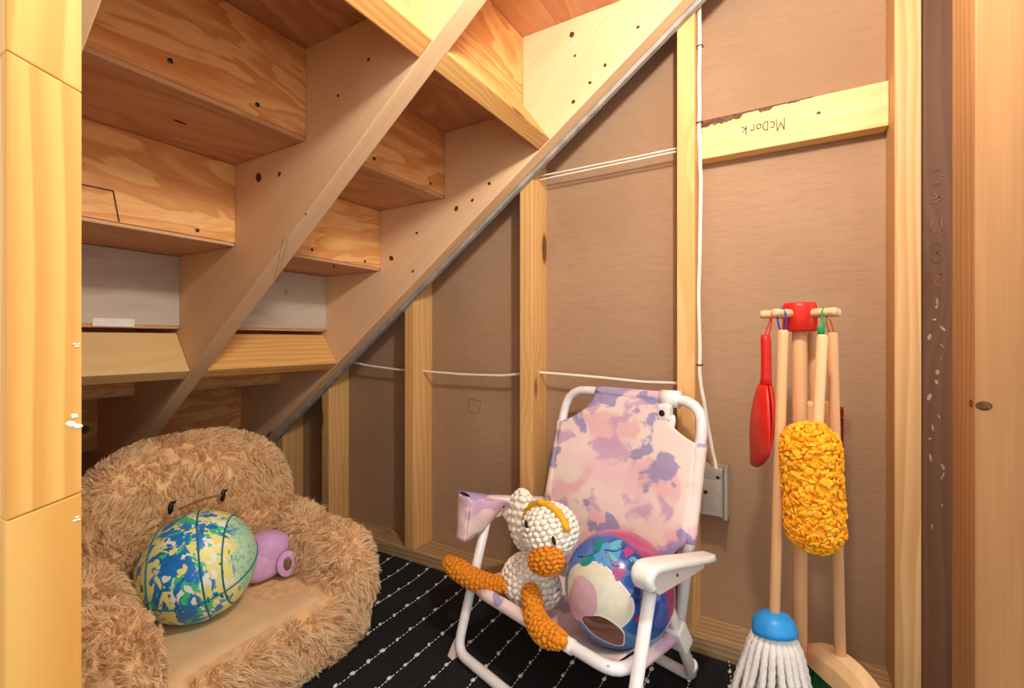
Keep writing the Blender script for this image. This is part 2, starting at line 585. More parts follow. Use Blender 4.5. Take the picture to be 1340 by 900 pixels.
for n in range(0, NT_):
    mt = 'riser_grey' if n == 4 else 'riser'
    o = board('riser', (.178, Yr(n) + .0095, (max(Zu(n) + .007, .002) + Zu(n + 1)) / 2), (1.082, Yr(n) + .0095, (max(Zu(n) + .007, .002) + Zu(n + 1)) / 2), (0, 0, 1),
              Zu(n + 1) - max(Zu(n) + .007, .002) - .002, .018, mt, stair, bevel=.0015)
for n in range(1, NT_ + 1):
    y0 = Yr(n) + .004; y1 = Yr(n - 1) + .019 + .025
    board('tread', (.176, (y0 + y1) / 2, Zu(n) + .0127), (1.084, (y0 + y1) / 2, Zu(n) + .0127), (0, 1, 0), y1 - y0, .025, 'tread', stair, bevel=.003)
# solid blocking between the stringers, flush with their lower edges
nrm = Vector((0, .592, .806)); slp = Vector((0, -.806, .592))
def stair_block(y_edge, length, mat, bays, off=0.0):
    for (x0, x1) in bays:
        e = Vector((0, y_edge, Zb(y_edge)))
        c = e + nrm * (length / 2 + .001) - slp * .019
        c.y += off
        board('blocking', (x0 + .001, c.y, c.z), (x1 - .001, c.y, c.z), tuple(nrm), length, .037, mat, stair)
BAYS = ((.218, .599), (.637, 1.040))
stair_block(.503, .128, 'blocking', BAYS)
stair_block(1.282, .118, 'blocking', (BAYS[1],))
stair_block(1.282, .118, 'block_pale', (BAYS[0],))
stair_block(.02, .128, 'blocking', (BAYS[0],))
lab = MB().box(.425, .503, Yr(4) - .0012, Yr(4) - .0004, Zu(4) + .003, Zu(4) + .022).build('paper_label', 'white_paper', stair)
fix(lab, stair)
gy = MB()
gy.prism([(2.1, Zb(2.1) - .012), (2.1, Zb(2.1) + .03), (-.2, Zb(-.2) + .03), (-.2, Zb(-.2) - .012)], 1.0795, 1.0925, 'YZ')
fix(gy.build('gypsum_strip', 'gypsum_edge', stair), stair)
# screws and nail holes
for (x, y, z) in ((.36, .834, 1.128), (.50, .834, 1.120), (.30, 1.087, .94), (.52, 1.087, .925), (.80, 1.087, .93), (.98, 1.087, .925), (.78, .834, 1.115), (.98, .834, 1.115)):
    fix(MB().ell((x, y - .0005, z), (.0042, .0012, .0042), seg=10, rings=6).build('screw_head', 'screw', stair), stair)

fix(strokes('pencil_line', [[(.30, .968), (.375, .969), (.384, .914)]], 'pencil', stair, ((0, Yr(5) - .0004, 0), (1, 0, 0), (0, 0, 1), (0, -1, 0)), .0022), stair)
fix(strokes('pencil_line', [[(.905, .905), (.935, .820), (.925, .815), (.890, .900)]], 'pencil', stair, ((.5985, 0, 0), (0, 1, 0), (0, 0, 1), (-1, 0, 0)), .0012), stair)
M['knot'] = plain('wood_knot', srgb(112, 66, 38), .7, vary=.3, scale=180)
random.seed(8)
for (x, y, z, r_) in ((0.5985, 0.995, 1.045, 0.0117), (0.5985, 0.921, 1.039, 0.0064), (0.5985, 0.737, 1.155, 0.0036), (0.5985, 0.655, 1.199, 0.0042), (0.5985, 0.748, 0.832, 0.0044), (0.5985, 0.833, 0.943, 0.0031), (1.0395, 0.446, 1.423, 0.0073), (1.0395, 0.438, 1.370, 0.0046), (1.0395, 0.363, 1.325, 0.0053), (1.0395, 0.400, 1.295, 0.0045), (1.0395, 0.442, 1.261, 0.0055), (1.0395, 0.792, 1.055, 0.0085), (1.0395, 0.738, 1.070, 0.0052), (1.0395, 0.683, 1.106, 0.0051), (1.0395, 0.865, 1.104, 0.0055), (1.0395, 1.039, 0.939, 0.0093), (1.0395, 0.952, 0.893, 0.0056), (1.0395, 0.937, 1.004, 0.0045), (1.0395, 0.287, 1.387, 0.0051)):
    fix(MB().ell((x + .0004, y, z), (.0006, r_ * random.uniform(.7, 1.1), r_ * random.uniform(.7, 1.0)), Euler((random.uniform(-1, 1), 0, 0)).to_matrix(), seg=12, rings=6).build('knot', 'knot', stair), stair)
for (x, y, z, a_, b_) in ((.470, .700, Zu(7), .012, .007), (.430, .960, Zu(6), .012, .005)):
    fix(MB().ell((x, y, z), (a_, b_, .0006), seg=14, rings=6).build('knot', 'knot', stair), stair)
# bare bulb lamp under the upper flight, above the frame
LX, LY, LZ = .425, .012, 1.325
lamp = tag(empty('ceiling_lamp', (LX, LY, 1.547)), 'bare bulb in a white porcelain holder under the stair blocking', 'lamp')
MB().lathe([(.048, .0), (.052, -.012), (.046, -.030), (.026, -.048), (.024, -.070), (.012, -.076), (.012, -.110), (.021, -.114), (.021, -.142), (.018, -.145)], (LX, LY, 1.547), 32).build('lamp_holder', 'porcelain', lamp, smooth=True, shift=None).matrix_parent_inverse = lamp.matrix_basis.inverted()
em = NT('bulb_glow')
em.b.inputs['Base Color'].default_value = (1, .9, .75, 1)
em.b.inputs['Emission Color'].default_value = (1.0, .93, .81, 1)
em.b.inputs['Emission Strength'].default_value = BULB
bulb = MB()
prof = [(.012, .085), (.013, .070), (.017, .055)]
for k in range(13):
    a = PI * (.20 + .80 * k / 12)
    prof.append((.030 * math.sin(a) + 1e-4, .030 * math.cos(a) + .004))
bulb.lathe(prof, (LX, LY, LZ), 24)
bo = bulb.build('bulb', em.m, lamp, smooth=True)
bo.matrix_parent_inverse = lamp.matrix_basis.inverted()

# ------------------------------------------------------------------ cables and junction box
def wobble(pts, amp, sub=6, seed=1):
    random.seed(seed)
    out = []
    for a, b in zip(pts[:-1], pts[1:]):
        for k in range(sub):
            t = k / sub
            out.append(Vector(a).lerp(Vector(b), t))
    out.append(Vector(pts[-1]))
    for k in range(1, len(out) - 1):
        out[k] += Vector((random.uniform(-1, 1), random.uniform(-1, 1), random.uniform(-.3, .3))) * amp
    return smooth_pts(out)

def smooth_pts(pts, it=2):
    pts = [Vector(p) for p in pts]
    for _ in range(it):
        q = [pts[0]]
        for a, b in zip(pts[:-1], pts[1:]):
            q.append(a.lerp(b, .25)); q.append(a.lerp(b, .75))
        q.append(pts[-1]); pts = q
    return pts

cab = MB().tube(wobble([(1.112, .1700, 2.2), (1.110, .1690, 1.4), (1.114, .1705, 1.15), (1.110, .1665, 1.02), (1.113, .1705, .80), (1.112, .169, .62), (1.118, .160, .54), (1.128, .146, .46), (1.130, .136, .385)], .0016, 4, 4), .0042, 8)
co = cab.build('electrical_cable', 'cable', None, smooth=True)
tag(co, 'white electrical cable running down the stud into the steel box', 'cable')
for z in (1.345, 1.175, .635):
    fix(MB().tube([(1.1085, .1755, z), (1.1055, .168, z), (1.1085, .1625, z), (1.1165, .1625, z), (1.1185, .168, z), (1.1165, .1755, z)], .0013, 6).build('cable_staple', 'screw', co), co)
hc = MB().tube(wobble([(1.14, .178, .590), (1.14, .30, .588), (1.139, .45, .597), (1.14, .602, .602), (1.14, .70, .588), (1.142, .85, .586), (1.14, 1.018, .592), (1.145, 1.12, .592), (1.14, 1.25, .602), (1.14, 1.42, .625)], .0012, 3, 9), .0040, 8)
tag(hc.build('electrical_cable', 'cable', None, smooth=True), 'white electrical cable threaded level through the studs', 'cable')
for k, dz in enumerate((.006, -.002)):
    c2 = MB().tube(wobble([(1.138, .176, 1.133 + dz), (1.138, .40, 1.131 + dz), (1.138, .583, 1.130 + dz * 1.3)], .0008, 4, 20 + k), .0024, 8)
    tag(c2.build('bell_wire', 'cable', None, smooth=True), ('upper' if k == 0 else 'lower') + ' of two thin white wires strung close together high between studs', 'wire', 'pair of thin wires between the studs')

jb = tag(empty('junction_box', (1.15, .14, .294)), 'galvanised steel electrical box screwed beside the stud', 'electrical box')
b = MB()
b.box(1.126, 1.182, .122, .1755, .296, .405)
fix(b.build('body', 'galv', jb, bevel=.003), jb)
b = MB(); b.box(1.121, 1.183, .1135, .1205, .294, .409)
fix(b.build('flange', 'galv', jb, bevel=.001), jb)
b = MB(); b.prism([(.1745, .405), (.122, .405), (.126, .388), (.140, .380), (.1745, .384)], 1.1235, 1.1275, 'YZ')
fix(b.build('clamp_plate', 'galv', jb, bevel=.001), jb)
b = MB(); b.prism([(.1745, .300), (.127, .300), (.127, .378), (.1745, .379)], 1.1225, 1.127, 'YZ')
fix(b.build('cover', 'galv', jb, bevel=.0012), jb)
b = MB()
for y in (.158,): b.ell((1.1222, y, .350), (.001, .0045, .0045), seg=12, rings=6)
fix(b.build('knockout', 'screw', jb), jb)
for y in (.166, .133):
    fix(MB().ell((1.1225, y, .386), (.0012, .004, .003), seg=10, rings=6).build('entry_hole', 'dark', jb), jb)

# ------------------------------------------------------------------ rug
RZ = .008
t = NT('black_rug')
p = t.coord(offset=False)
nz = t.noise(p, 420, 2)
n2 = t.noise(p, 6, 2)
c = t.mix(t.mapr(nz.outputs[0], .3, .7), srgb(14, 14, 15), srgb(34, 34, 36))
c = t.mix(t.math('MULTIPLY', t.mapr(n2.outputs[0], .5, .75), .35), c, srgb(44, 44, 46))
t.bump(nz.outputs[0], .5, .002)
t.b.inputs['Roughness'].default_value = .95
t.out(c); M['rug'] = t.m
M['knot_yarn'] = plain('white_yarn', srgb(226, 222, 214), .9, vary=.1, scale=200)
rug = tag(MB().box(-.45, 1.085, -.75, 1.50, 0, RZ).build('rug', 'rug', bevel=.002), 'black woven rug with rows of white knotted stitches', 'rug')
random.seed(21)
for k in range(-17, 9):
    y0 = .765 + .0745 * k
    mb = MB()
    x = -.40 + random.random() * .03
    while x < 1.075:
        yy = y0 + .9 * max(0, x - .97) ** 2 + random.uniform(-.0015, .0015)
        s_ = random.uniform(.75, 1.2)
        mb.ell((x, yy, RZ + .0022), (.0062 * s_, .0040 * s_, .0032), Euler((0, 0, random.uniform(-.5, .9))).to_matrix(), seg=8, rings=5)
        step = random.uniform(.036, .048)
        nd = 3
        for q in range(nd):
            xx = x + step * (q + 1) / (nd + 1)
            mb.ell((xx, y0 + .9 * max(0, xx - .97) ** 2, RZ + .0005), (.0042, .0012, .0010), seg=6, rings=4)
        x += step
    mb.build('stitch_row', 'knot_yarn', rug, smooth=True)

#__OBJECTS__
# ------------------------------------------------------------------ plush bear chair
def fuzzy(t, col, k=.4):
    """thin fibres let some light through"""
    tr = t.n('BsdfTranslucent'); t.l(col, tr.inputs[0])
    mx = t.n('MixShader'); mx.inputs[0].default_value = k
    t.l(t.b.outputs[0], mx.inputs[1]); t.l(tr.outputs[0], mx.inputs[2])
    t.l(mx.outputs[0], t.t.nodes['Material Output'].inputs['Surface'])
t = NT('tan_fur')
p = t.coord(offset=False)
nz = t.noise(p, 30, 3)
nf = t.noise(p, 400, 2)
c = t.mix(t.mapr(nz.outputs[0], .35, .68), srgb(250, 226, 186), srgb(240, 206, 158))
c = t.mix(t.math('MULTIPLY', t.mapr(nf.outputs[0], .45, .75), .4), c, srgb(255, 234, 200))
t.b.inputs['Roughness'].default_value = .75
fuzzy(t, c, .35)
t.out(c); M['fur'] = t.m
M['plush_base'] = plain('tan_plush', srgb(236, 196, 146), .95, vary=.1, scale=60, bump=.3)
M['seat_suede'] = plain('beige_microsuede', srgb(226, 194, 152), .9, vary=.04, scale=25, bump=.08)
M['black_bead'] = plain('black_stitch', srgb(22, 18, 16), .35, .5)

bear = tag(empty('plush_chair', (.54, 1.02, RZ)), 'tan furry bear shaped child armchair with a smooth beige seat', 'armchair')
body = MB()
# base, seat front, arms, back and head dome: fused into one skin below
body.ell((.535, 1.005, .068), (.255, .192, .066), e=.42, seg=40, rings=20)
body.ell((.738, .940, .145), (.056, .125, .103), e=.72, seg=32, rings=18)      # arm towards the wall
body.ell((.750, 1.085, .165), (.052, .12, .105), Euler((R(6), 0, 0)).to_matrix(), e=.8, seg=32, rings=18)
body.ell((.290, .945, .150), (.075, .125, .108), e=.72, seg=32, rings=18)      # arm by the post
body.ell((.312, 1.085, .165), (.076, .12, .115), e=.8, seg=32, rings=18)
body.ell((.570, 1.205, .262), (.232, .085, .196), Euler((R(-9), 0, 0)).to_matrix(), e=.80, seg=40, rings=24)
body.ell((.560, 1.185, .150), (.235, .09, .145), e=.6, seg=40, rings=20)
body.ell((.535, 1.128, .262), (.082, .030, .055), e=.9, seg=24, rings=14)      # muzzle
tmp = body.build('tmp', None)
md = tmp.modifiers.new('r', 'REMESH'); md.mode = 'VOXEL'; md.voxel_size = .010
md = tmp.modifiers.new('s', 'SMOOTH'); md.factor = .6; md.iterations = 10
bpy.context.view_layer.update()
ev = tmp.evaluated_get(bpy.context.evaluated_depsgraph_get())
me = bpy.data.meshes.new_from_object(ev)
bpy.data.objects.remove(tmp, do_unlink=True)
me.name = 'body'
me.materials.clear(); me.materials.append(M['plush_base'])
for q in me.polygons: q.use_smooth = True
bo_ = bpy.data.objects.new('body', me)
COL.objects.link(bo_); bo_.parent = bear; fix(bo_, bear)
zmin = min(v.co.z for v in me.vertices)
bo_.location.z += RZ + .0008 - zmin

# seat panel: a smooth cushion top set between the arms
SX0, SX1, SY0, SY1 = .352, .690, .836, 1.135
def seat_pt(u, v):
    x = SX0 + (SX1 - SX0) * u; y = SY0 + (SY1 - SY0) * v
    e = min(u, 1 - u, v * .9, 1) * 8
    e = min(1, e)
    return (x, y, .112 + .026 * (1 - (1 - e) ** 2) + .004 * math.sin(u * 5) * v)
sp = MB().grid(seat_pt, 24, 20)
so_ = sp.build('seat_panel', 'seat_suede', bear, smooth=True, solid=.006)
fix(so_, bear)
so_['label'] = 'smooth beige seat panel'

# fur: clumped, curling strands over the whole body except the seat panel
def make_fur(me, off, nclump, per, length, wid, seed, keep, lenfn=None):
    rng = np.random.default_rng(seed)
    me.calc_loop_triangles()
    nv = len(me.vertices)
    co = np.empty(nv * 3); me.vertices.foreach_get('co', co); co = co.reshape(-1, 3)
    no = np.empty(nv * 3); me.vertices.foreach_get('normal', no); no = no.reshape(-1, 3)
    tr = np.empty(len(me.loop_triangles) * 3, dtype=np.int64); me.loop_triangles.foreach_get('vertices', tr); tr = tr.reshape(-1, 3)
    a, b, c = co[tr[:, 0]], co[tr[:, 1]], co[tr[:, 2]]
    ar = np.linalg.norm(np.cross(b - a, c - a), axis=1)
    idx = rng.choice(len(tr), nclump, p=ar / ar.sum())
    r1 = np.sqrt(rng.random(nclump))[:, None]; r2 = rng.random(nclump)[:, None]
    w0, w1, w2 = 1 - r1, r1 * (1 - r2), r1 * r2
    T = tr[idx]
    P = co[T[:, 0]] * w0 + co[T[:, 1]] * w1 + co[T[:, 2]] * w2 + off
    N = no[T[:, 0]] * w0 + no[T[:, 1]] * w1 + no[T[:, 2]] * w2
    N /= np.linalg.norm(N, axis=1, keepdims=True) + 1e-9
    k = keep(P, N)
    P, N = P[k], N[k]
    n = len(P)
    L = length * rng.uniform(.7, 1.25, n)
    if lenfn is not None: L *= lenfn(P)
    # swirl field: smooth pseudo noise in space
    ph = np.stack([np.sin(P[:, 0] * 37 + P[:, 2] * 23) + np.cos(P[:, 1] * 31), np.cos(P[:, 1] * 41 + P[:, 0] * 19), np.sin(P[:, 2] * 29 + P[:, 1] * 17) - 1.1], 1)
    D = ph * .55 + rng.normal(0, .35, (n, 3))
    D -= N * (D * N).sum(1, keepdims=True)
    tip = P + N * (L * .62)[:, None] + D * (L * .75)[:, None]
    mid = P + N * (L * .48)[:, None] + D * (L * .22)[:, None]
    # strands inside a clump
    P = np.repeat(P, per, 0); N = np.repeat(N, per, 0); tip = np.repeat(tip, per, 0); mid = np.repeat(mid, per, 0); L = np.repeat(L, per)
    m = len(P)
    J = rng.normal(0, .0038, (m, 3)); J -= N * (J * N).sum(1, keepdims=True)
    root = P + J - N * .001
    mid = mid + J * .8 + rng.normal(0, .0010, (m, 3))
    tip = tip + J * .30 + rng.normal(0, .0020, (m, 3))
    S = np.cross(tip - root, rng.normal(0, 1, (m, 3))); S /= np.linalg.norm(S, axis=1, keepdims=True) + 1e-9
    wd = (wid * rng.uniform(.6, 1.3, m))[:, None]
    V = np.stack([root - S * wd, root + S * wd, mid - S * wd * .85, mid + S * wd * .85, tip], 1).reshape(-1, 3)
    V[:, 2] = np.maximum(V[:, 2], RZ + .0012)
    base = (np.arange(m) * 5)[:, None]
    q = base + np.array([[0, 1, 3, 2]]); tri = base + np.array([[2, 3, 4]])
    loops = np.concatenate([q, tri], 1).reshape(-1)
    fm = bpy.data.meshes.new('fur')
    fm.vertices.add(len(V)); fm.vertices.foreach_set('co', V.reshape(-1))
    fm.loops.add(len(loops)); fm.loops.foreach_set('vertex_index', loops.astype(np.int32))
    fm.polygons.add(m * 2)
    st = np.stack([np.arange(m) * 7, np.arange(m) * 7 + 4], 1).reshape(-1)
    fm.polygons.foreach_set('loop_start', st.astype(np.int32))
    fm.update(calc_edges=True); fm.validate()
    return fm

offz = RZ - zmin
def keep(P, N):
    seat = (P[:, 0] > SX0 - .002) & (P[:, 0] < SX1 + .002) & (P[:, 1] > SY0 + .004) & (P[:, 1] < SY1) & (P[:, 2] < .165) & (P[:, 2] > .09) & (N[:, 2] > .3)
    return ~seat & (P[:, 2] > .012)
fm = make_fur(me, np.array([0, 0, offz]), 16500, 8, .024, .00105, 7, keep, lambda P: np.where(P[:, 2] > .24, .85, 1.0))
fm.materials.append(M['fur'])
fo = bpy.data.objects.new('fur', fm); COL.objects.link(fo); fo.parent = bear; fix(fo, bear)
tag(fo, kind='stuff')
fo['label'] = 'long tan curly fur'
for (x, y, z, rz_) in ((.473, 1.094, .345, .2), (.580, 1.101, .338, -.1)):
    e = MB().ell((x, y, z), (.0055, .004, .014), Euler((0, .1, 0)).to_matrix(), seg=12, rings=10)
    e.ell((x + .006, y - .001, z + .010), (.004, .003, .003), seg=8, rings=6)
    fix(e.build('eye', 'black_bead', bear, smooth=True), bear)
crease = MB().tube(smooth_pts([(.488, 1.092, .338), (.515, 1.086, .346), (.545, 1.086, .348), (.572, 1.092, .342)]), .0022, 6)
fix(crease.build('brow_crease', plain('crease_brown', srgb(150, 98, 58), .9), bear, smooth=True), bear)  # brown line drawn along the crease above the muzzle

# ------------------------------------------------------------------ paint-splashed ball on the plush chair
def ball_rot(axis, up):
    z = Vector(axis).normalized(); x = Vector(up); x = (x - z * x.dot(z)).normalized(); y = z.cross(x)
    return Matrix((x, y, z)).transposed()

t = NT('splash_rubber')
p = t.coord(offset=False)
mp = t.n('Mapping'); mp.inputs['Scale'].default_value = (22, 46, 40); t.l(p, mp.inputs[0])
se = t.n('SeparateXYZ'); t.l(p, se.inputs[0])
ax = se.outputs[2]
blue = t.ramp(t.noise(p, 14, 2).outputs[0], [(.3, srgb(24, 110, 190)), (.6, srgb(40, 134, 212)), (.75, srgb(60, 166, 206))])
na = t.noise(mp.outputs[0], 1.0, 3, .55, .8)
mp2 = t.n('Mapping'); mp2.inputs['Scale'].default_value = (26, 60, 52); mp2.inputs['Location'].default_value = (3, 7, 1); t.l(p, mp2.inputs[0])
nb = t.noise(mp2.outputs[0], 1.0, 3, .5, .6)
mp3 = t.n('Mapping'); mp3.inputs['Scale'].default_value = (36, 70, 64); mp3.inputs['Location'].default_value = (9, 2, 5); t.l(p, mp3.inputs[0])
nc = t.noise(mp3.outputs[0], 1.0, 2, .5, .6)
c = blue
grad = t.mapr(ax, -.05, .09)                                   # towards the mint end
c = t.mix(t.mapr(t.math('ADD', nb.outputs[0], t.math('MULTIPLY', grad, .03)), .555, .57), c, srgb(70, 200, 140))
bandm = t.math('MULTIPLY', t.math('SUBTRACT', 1.0, t.mapr(t.math('ABSOLUTE', t.math('ADD', ax, .012)), .012, .05)), .14)
ywt = t.math('SUBTRACT', t.math('ADD', na.outputs[0], .03), bandm)
c = t.mix(t.mapr(ywt, .475, .49), c, srgb(234, 230, 138))
c = t.mix(t.mapr(nc.outputs[0], .60, .615), c, srgb(236, 240, 232))
c = t.mix(t.mapr(nc.outputs[0], .34, .325), c, srgb(22, 88, 160))
mint = t.mix(t.mapr(t.noise(p, 160, 2).outputs[0], .55, .62), srgb(176, 222, 186), srgb(120, 180, 180))
c = t.mix(t.math('MULTIPLY', t.mapr(t.math('ADD', ax, t.math('MULTIPLY', nb.outputs[0], .06)), .085, .105), .92), c, mint)
t.b.inputs['Roughness'].default_value = .38
t.b.inputs['Specular IOR Level'].default_value = .45
t.out(c); M['splash'] = t.m
M['teal_line'] = plain('teal_rubber_line', srgb(16, 124, 140), .45)
B1R = .103
b1 = MB().ell((0, 0, 0), (B1R,) * 3, seg=64, rings=40).build('rubber_ball', 'splash', None, smooth=True)
b1.location = (.487, 1.012, .1385 + B1R)
b1.rotation_euler = ball_rot((.80, -.45, .12), (0, -.2, 1)).to_euler()
tag(b1, 'blue, yellow and green paint splashed rubber ball on the furry chair', 'ball')
def circle_line(nrm_, off, rad, n=72):
    rot = ball_rot(nrm_, (0.3, 1, .2))
    k = math.sqrt(rad * rad - off * off)
    return [rot @ Vector((k * math.cos(a), k * math.sin(a), off)) for a in np.linspace(0, 2 * PI, n, endpoint=False)]
for (nn, off) in (((0, 0, 1), 0.012), ((0, .22, 1), .062), ((0, .20, 1), -.058), ((1, .15, 0), .0)):
    MB().tube(circle_line(nn, off, B1R + .0002), .0017, 6, closed=True).build('seam_line', 'teal_line', b1, smooth=True)

# ------------------------------------------------------------------ purple soft toy
M['lilac'] = plain('lilac_felt', srgb(214, 166, 214), .85, vary=.05, scale=70, bump=.15)
M['gold_glitter'] = plain('gold_sequin', srgb(150, 128, 74), .35, .6, .5, vary=.35, scale=300)
toy = tag(empty('soft_toy', (.65, 1.03, .14)), 'lilac felt soft toy with flat ears tucked behind the splashed ball', 'soft toy')
tb = MB()
tb.ell((.648, 1.040, .206), (.050, .042, .040), Euler((0, R(16), 0)).to_matrix(), e=.85, seg=32, rings=18)
tb.ell((.632, 1.040, .184), (.048, .040, .040), e=.75, seg=28, rings=16)
fix(tb.build('body', 'lilac', toy, smooth=True), toy)
ea = MB().lathe([(.001, -.002), (.0155, -.002), (.0165, 0), (.0155, .002), (.001, .002)], (0, 0, 0), 28)
ea.v = [tuple(Vector((.660, .984, .180)) + Euler((R(84), R(4), R(-30))).to_matrix() @ Vector((v[0] * 1.35, v[1] * 1.75, v[2]))) for v in ea.v]
ear = ea.build('ear', 'lilac', toy, smooth=True); fix(ear, toy)
spt = MB().ell((0, 0, 0), (.0085, .0150, .0020), seg=18, rings=8)
spt.v = [tuple(Vector((.6587, .9815, .181)) + Euler((R(84), R(4), R(-30))).to_matrix() @ Vector(v)) for v in spt.v]
fix(spt.build('ear_patch', 'gold_glitter', toy, smooth=True), toy)
fl_ = MB().grid(lambda u, v: (.688 + .004 * v + .006 * u, .996 - .02 * u + .004 * math.sin(v * 3), .198 - .052 * v * (1 - .15 * (2 * u - 1) ** 2)), 8, 10)
fix(fl_.build('ear', 'lilac', toy, smooth=True, solid=.0025), toy)
fix(MB().ell((.652, 1.0055, .228), (.0055, .0015, .0012), seg=10, rings=6).build('eye_slit', 'black_bead', toy), toy)

# ------------------------------------------------------------------ folding chair (local: x back, y towards the bear chair, z up)
t = NT('pastel_cloud_fabric')
p = t.coord(offset=False)
mp = t.n('Mapping'); mp.inputs['Scale'].default_value = (1, 1, 1.35); t.l(p, mp.inputs[0]); p = mp.outputs[0]
n1 = t.noise(p, 8, 3, .45, .5)
n2 = t.noise(p, 9, 3, .5, .4)
n3 = t.noise(p, 5, 2)
mo = t.n('Mapping'); mo.inputs['Location'].default_value = (4.3, 2.2, 7.7); t.l(p, mo.inputs[0])
n4 = t.noise(mo.outputs[0], 9, 4, .5, .4)
c = t.mix(t.mapr(n3.outputs[0], .38, .62), srgb(246, 226, 218), srgb(242, 206, 212))
c = t.mix(t.math('MULTIPLY', t.mapr(n1.outputs[0], .50, .60), .75), c, srgb(236, 184, 192))
c = t.mix(t.math('MULTIPLY', t.mapr(n2.outputs[0], .535, .59), .75), c, srgb(200, 162, 200))
c = t.mix(t.math('MULTIPLY', t.mapr(n4.outputs[0], .565, .60), .85), c, srgb(152, 146, 194))
mw_ = t.n('Mapping'); mw_.inputs['Scale'].default_value = (900, 900, 900); t.l(p, mw_.inputs[0])
wv = t.noise(mw_.outputs[0], 1, 1)
fo_ = t.noise(p, 40, 2)
t.bump(t.math('ADD', wv.outputs[0], t.math('MULTIPLY', fo_.outputs[0], 2.5)), .12, .003)
t.b.inputs['Roughness'].default_value = .7
t.out(c); M['fabric'] = t.m
M['white_tube'] = plain('white_enamel_tube', srgb(240, 238, 238), .28, .5, vary=.03)
M['white_plastic'] = plain('white_plastic', srgb(244, 242, 238), .4, .4, vary=.02)
M['shaded_white'] = plain('shaded_plastic', srgb(226, 214, 206), .4, .4, vary=.03)  # darker copy of the chair's white, shade mixed into the colour

ch_ = tag(empty('folding_chair', (.746, .416, RZ), -.293), 'white tubular child folding chair with pastel cloud fabric', 'chair')
WF, WB, WR = .208, .182, .170
TR = .0105
bt = lambda z: .193 + .263 * z            # back tube: x at height z
def part(mb, name, mat, **k):
    return mb.build(name, mat, ch_, **k)
def arc_corner(a, c, b, r, n=6):
    """rounded corner at c between a and b"""
    a, c, b = Vector(a), Vector(c), Vector(b)
    d1 = (a - c).normalized(); d2 = (b - c).normalized()
    p1 = c + d1 * r; p2 = c + d2 * r
    return [(p1.lerp(c, t_)).lerp(c.lerp(p2, t_), t_) for t_ in np.linspace(0, 1, n)]
def u_tube(pts, r, rad):
    out = [Vector(pts[0])]
    for i in range(1, len(pts) - 1):
        out += arc_corner(pts[i - 1], pts[i], pts[i + 1], rad)
    out.append(Vector(pts[-1]))
    return MB().tube(out, r, 14)

ZT = .556
part(u_tube([(bt(.13), WB, .13), (bt(ZT), WB, ZT), (bt(ZT), -WB, ZT), (bt(.13), -WB, .13)], .0112, .062), 'back_frame', 'white_tube', smooth=True)
lx = lambda z: .314 * z
part(u_tube([(lx(.31), WF, .31), (lx(TR), WF, TR + .001), (lx(TR), -WF, TR + .001), (lx(.31), -WF, .31)], TR, .034), 'front_leg_frame', 'white_tube', smooth=True)
part(u_tube([(.13, WR + .022, .285), (.302, WR + .006, TR + .001), (.302, -WR - .006, TR + .001), (.13, -WR - .022, .285)], TR, .030), 'rear_leg_frame', 'shaded_white', smooth=True)
SZ = .150
part(u_tube([(.262, .172, .126), (.028, .186, SZ), (.028, -.186, SZ + .006), (.262, -.172, .126)], TR, .040), 'seat_frame', 'white_tube', smooth=True)
# seat sling with sleeve over the front rail and the sides
def seat_fn(u, v):
    x = .024 + .258 * v
    y = (.172 - .004 * v) * (1 - 2 * u)
    edge = 1 - (2 * u - 1) ** 4
    return (x, y, SZ + .003 - .024 * v - .030 * edge * math.sin(PI * min(1, v * 1.0)) ** .7 + .010 * (1 - edge))
part(MB().grid(seat_fn, 26, 26), 'seat_fabric', 'fabric', smooth=True, solid=.0022)
slv = MB().tube([(.028, y, SZ + .003 - .001 * y / .1) for y in np.linspace(.150, -.095, 12)], .0128, 14)
part(slv, 'front_sleeve', 'fabric', smooth=True)
for s in (1, -1):
    part(MB().tube([(.085 + .15 * k / 5, s * (.183 - .008 * k / 5), SZ - .006 - .0155 * k / 5) for k in range(6)], .0128, 14), 'side_sleeve', 'fabric', smooth=True)
# back sling: concave shoulders at the top, cut away at the bottom corners
def hw(z):
    if z > .475:
        k = min(1, (z - .475) / .082)
        return WB - .098 * math.sin(k * PI / 2) ** .75 if k > 0 else WB
    if z < .290:
        k = (.290 - z) / .13
        return WB - .060 * min(1, k) ** .6
    return WB
def back_fn(u, v):
    z = .160 + (.5665 - .160) * v
    y = hw(z) * (1 - 2 * u)
    sag = .020 * (1 - (2 * u - 1) ** 2) * (1 - v) + .004 * math.sin(9 * u + 5 * v) * (1 - v)
    return (bt(min(z, ZT)) - .002 + sag - .010, y, z)
part(MB().grid(back_fn, 30, 44), 'back_fabric', 'fabric', smooth=True, solid=.0022)
part(MB().tube([(bt(ZT), y, ZT) for y in np.linspace(.085, -.085, 10)], .0142, 14, mod=lambda i, a: 1 + .03 * math.sin(i * 3 + a * 2)), 'top_sleeve', 'fabric', smooth=True)
for s in (1, -1):
    part(MB().tube([(bt(z), s * WB, z) for z in np.linspace(.290, .475, 12)], .0135, 14, mod=lambda i, a: 1 + .03 * math.sin(i * 2.3 + a)), 'side_sleeve', 'fabric', smooth=True)

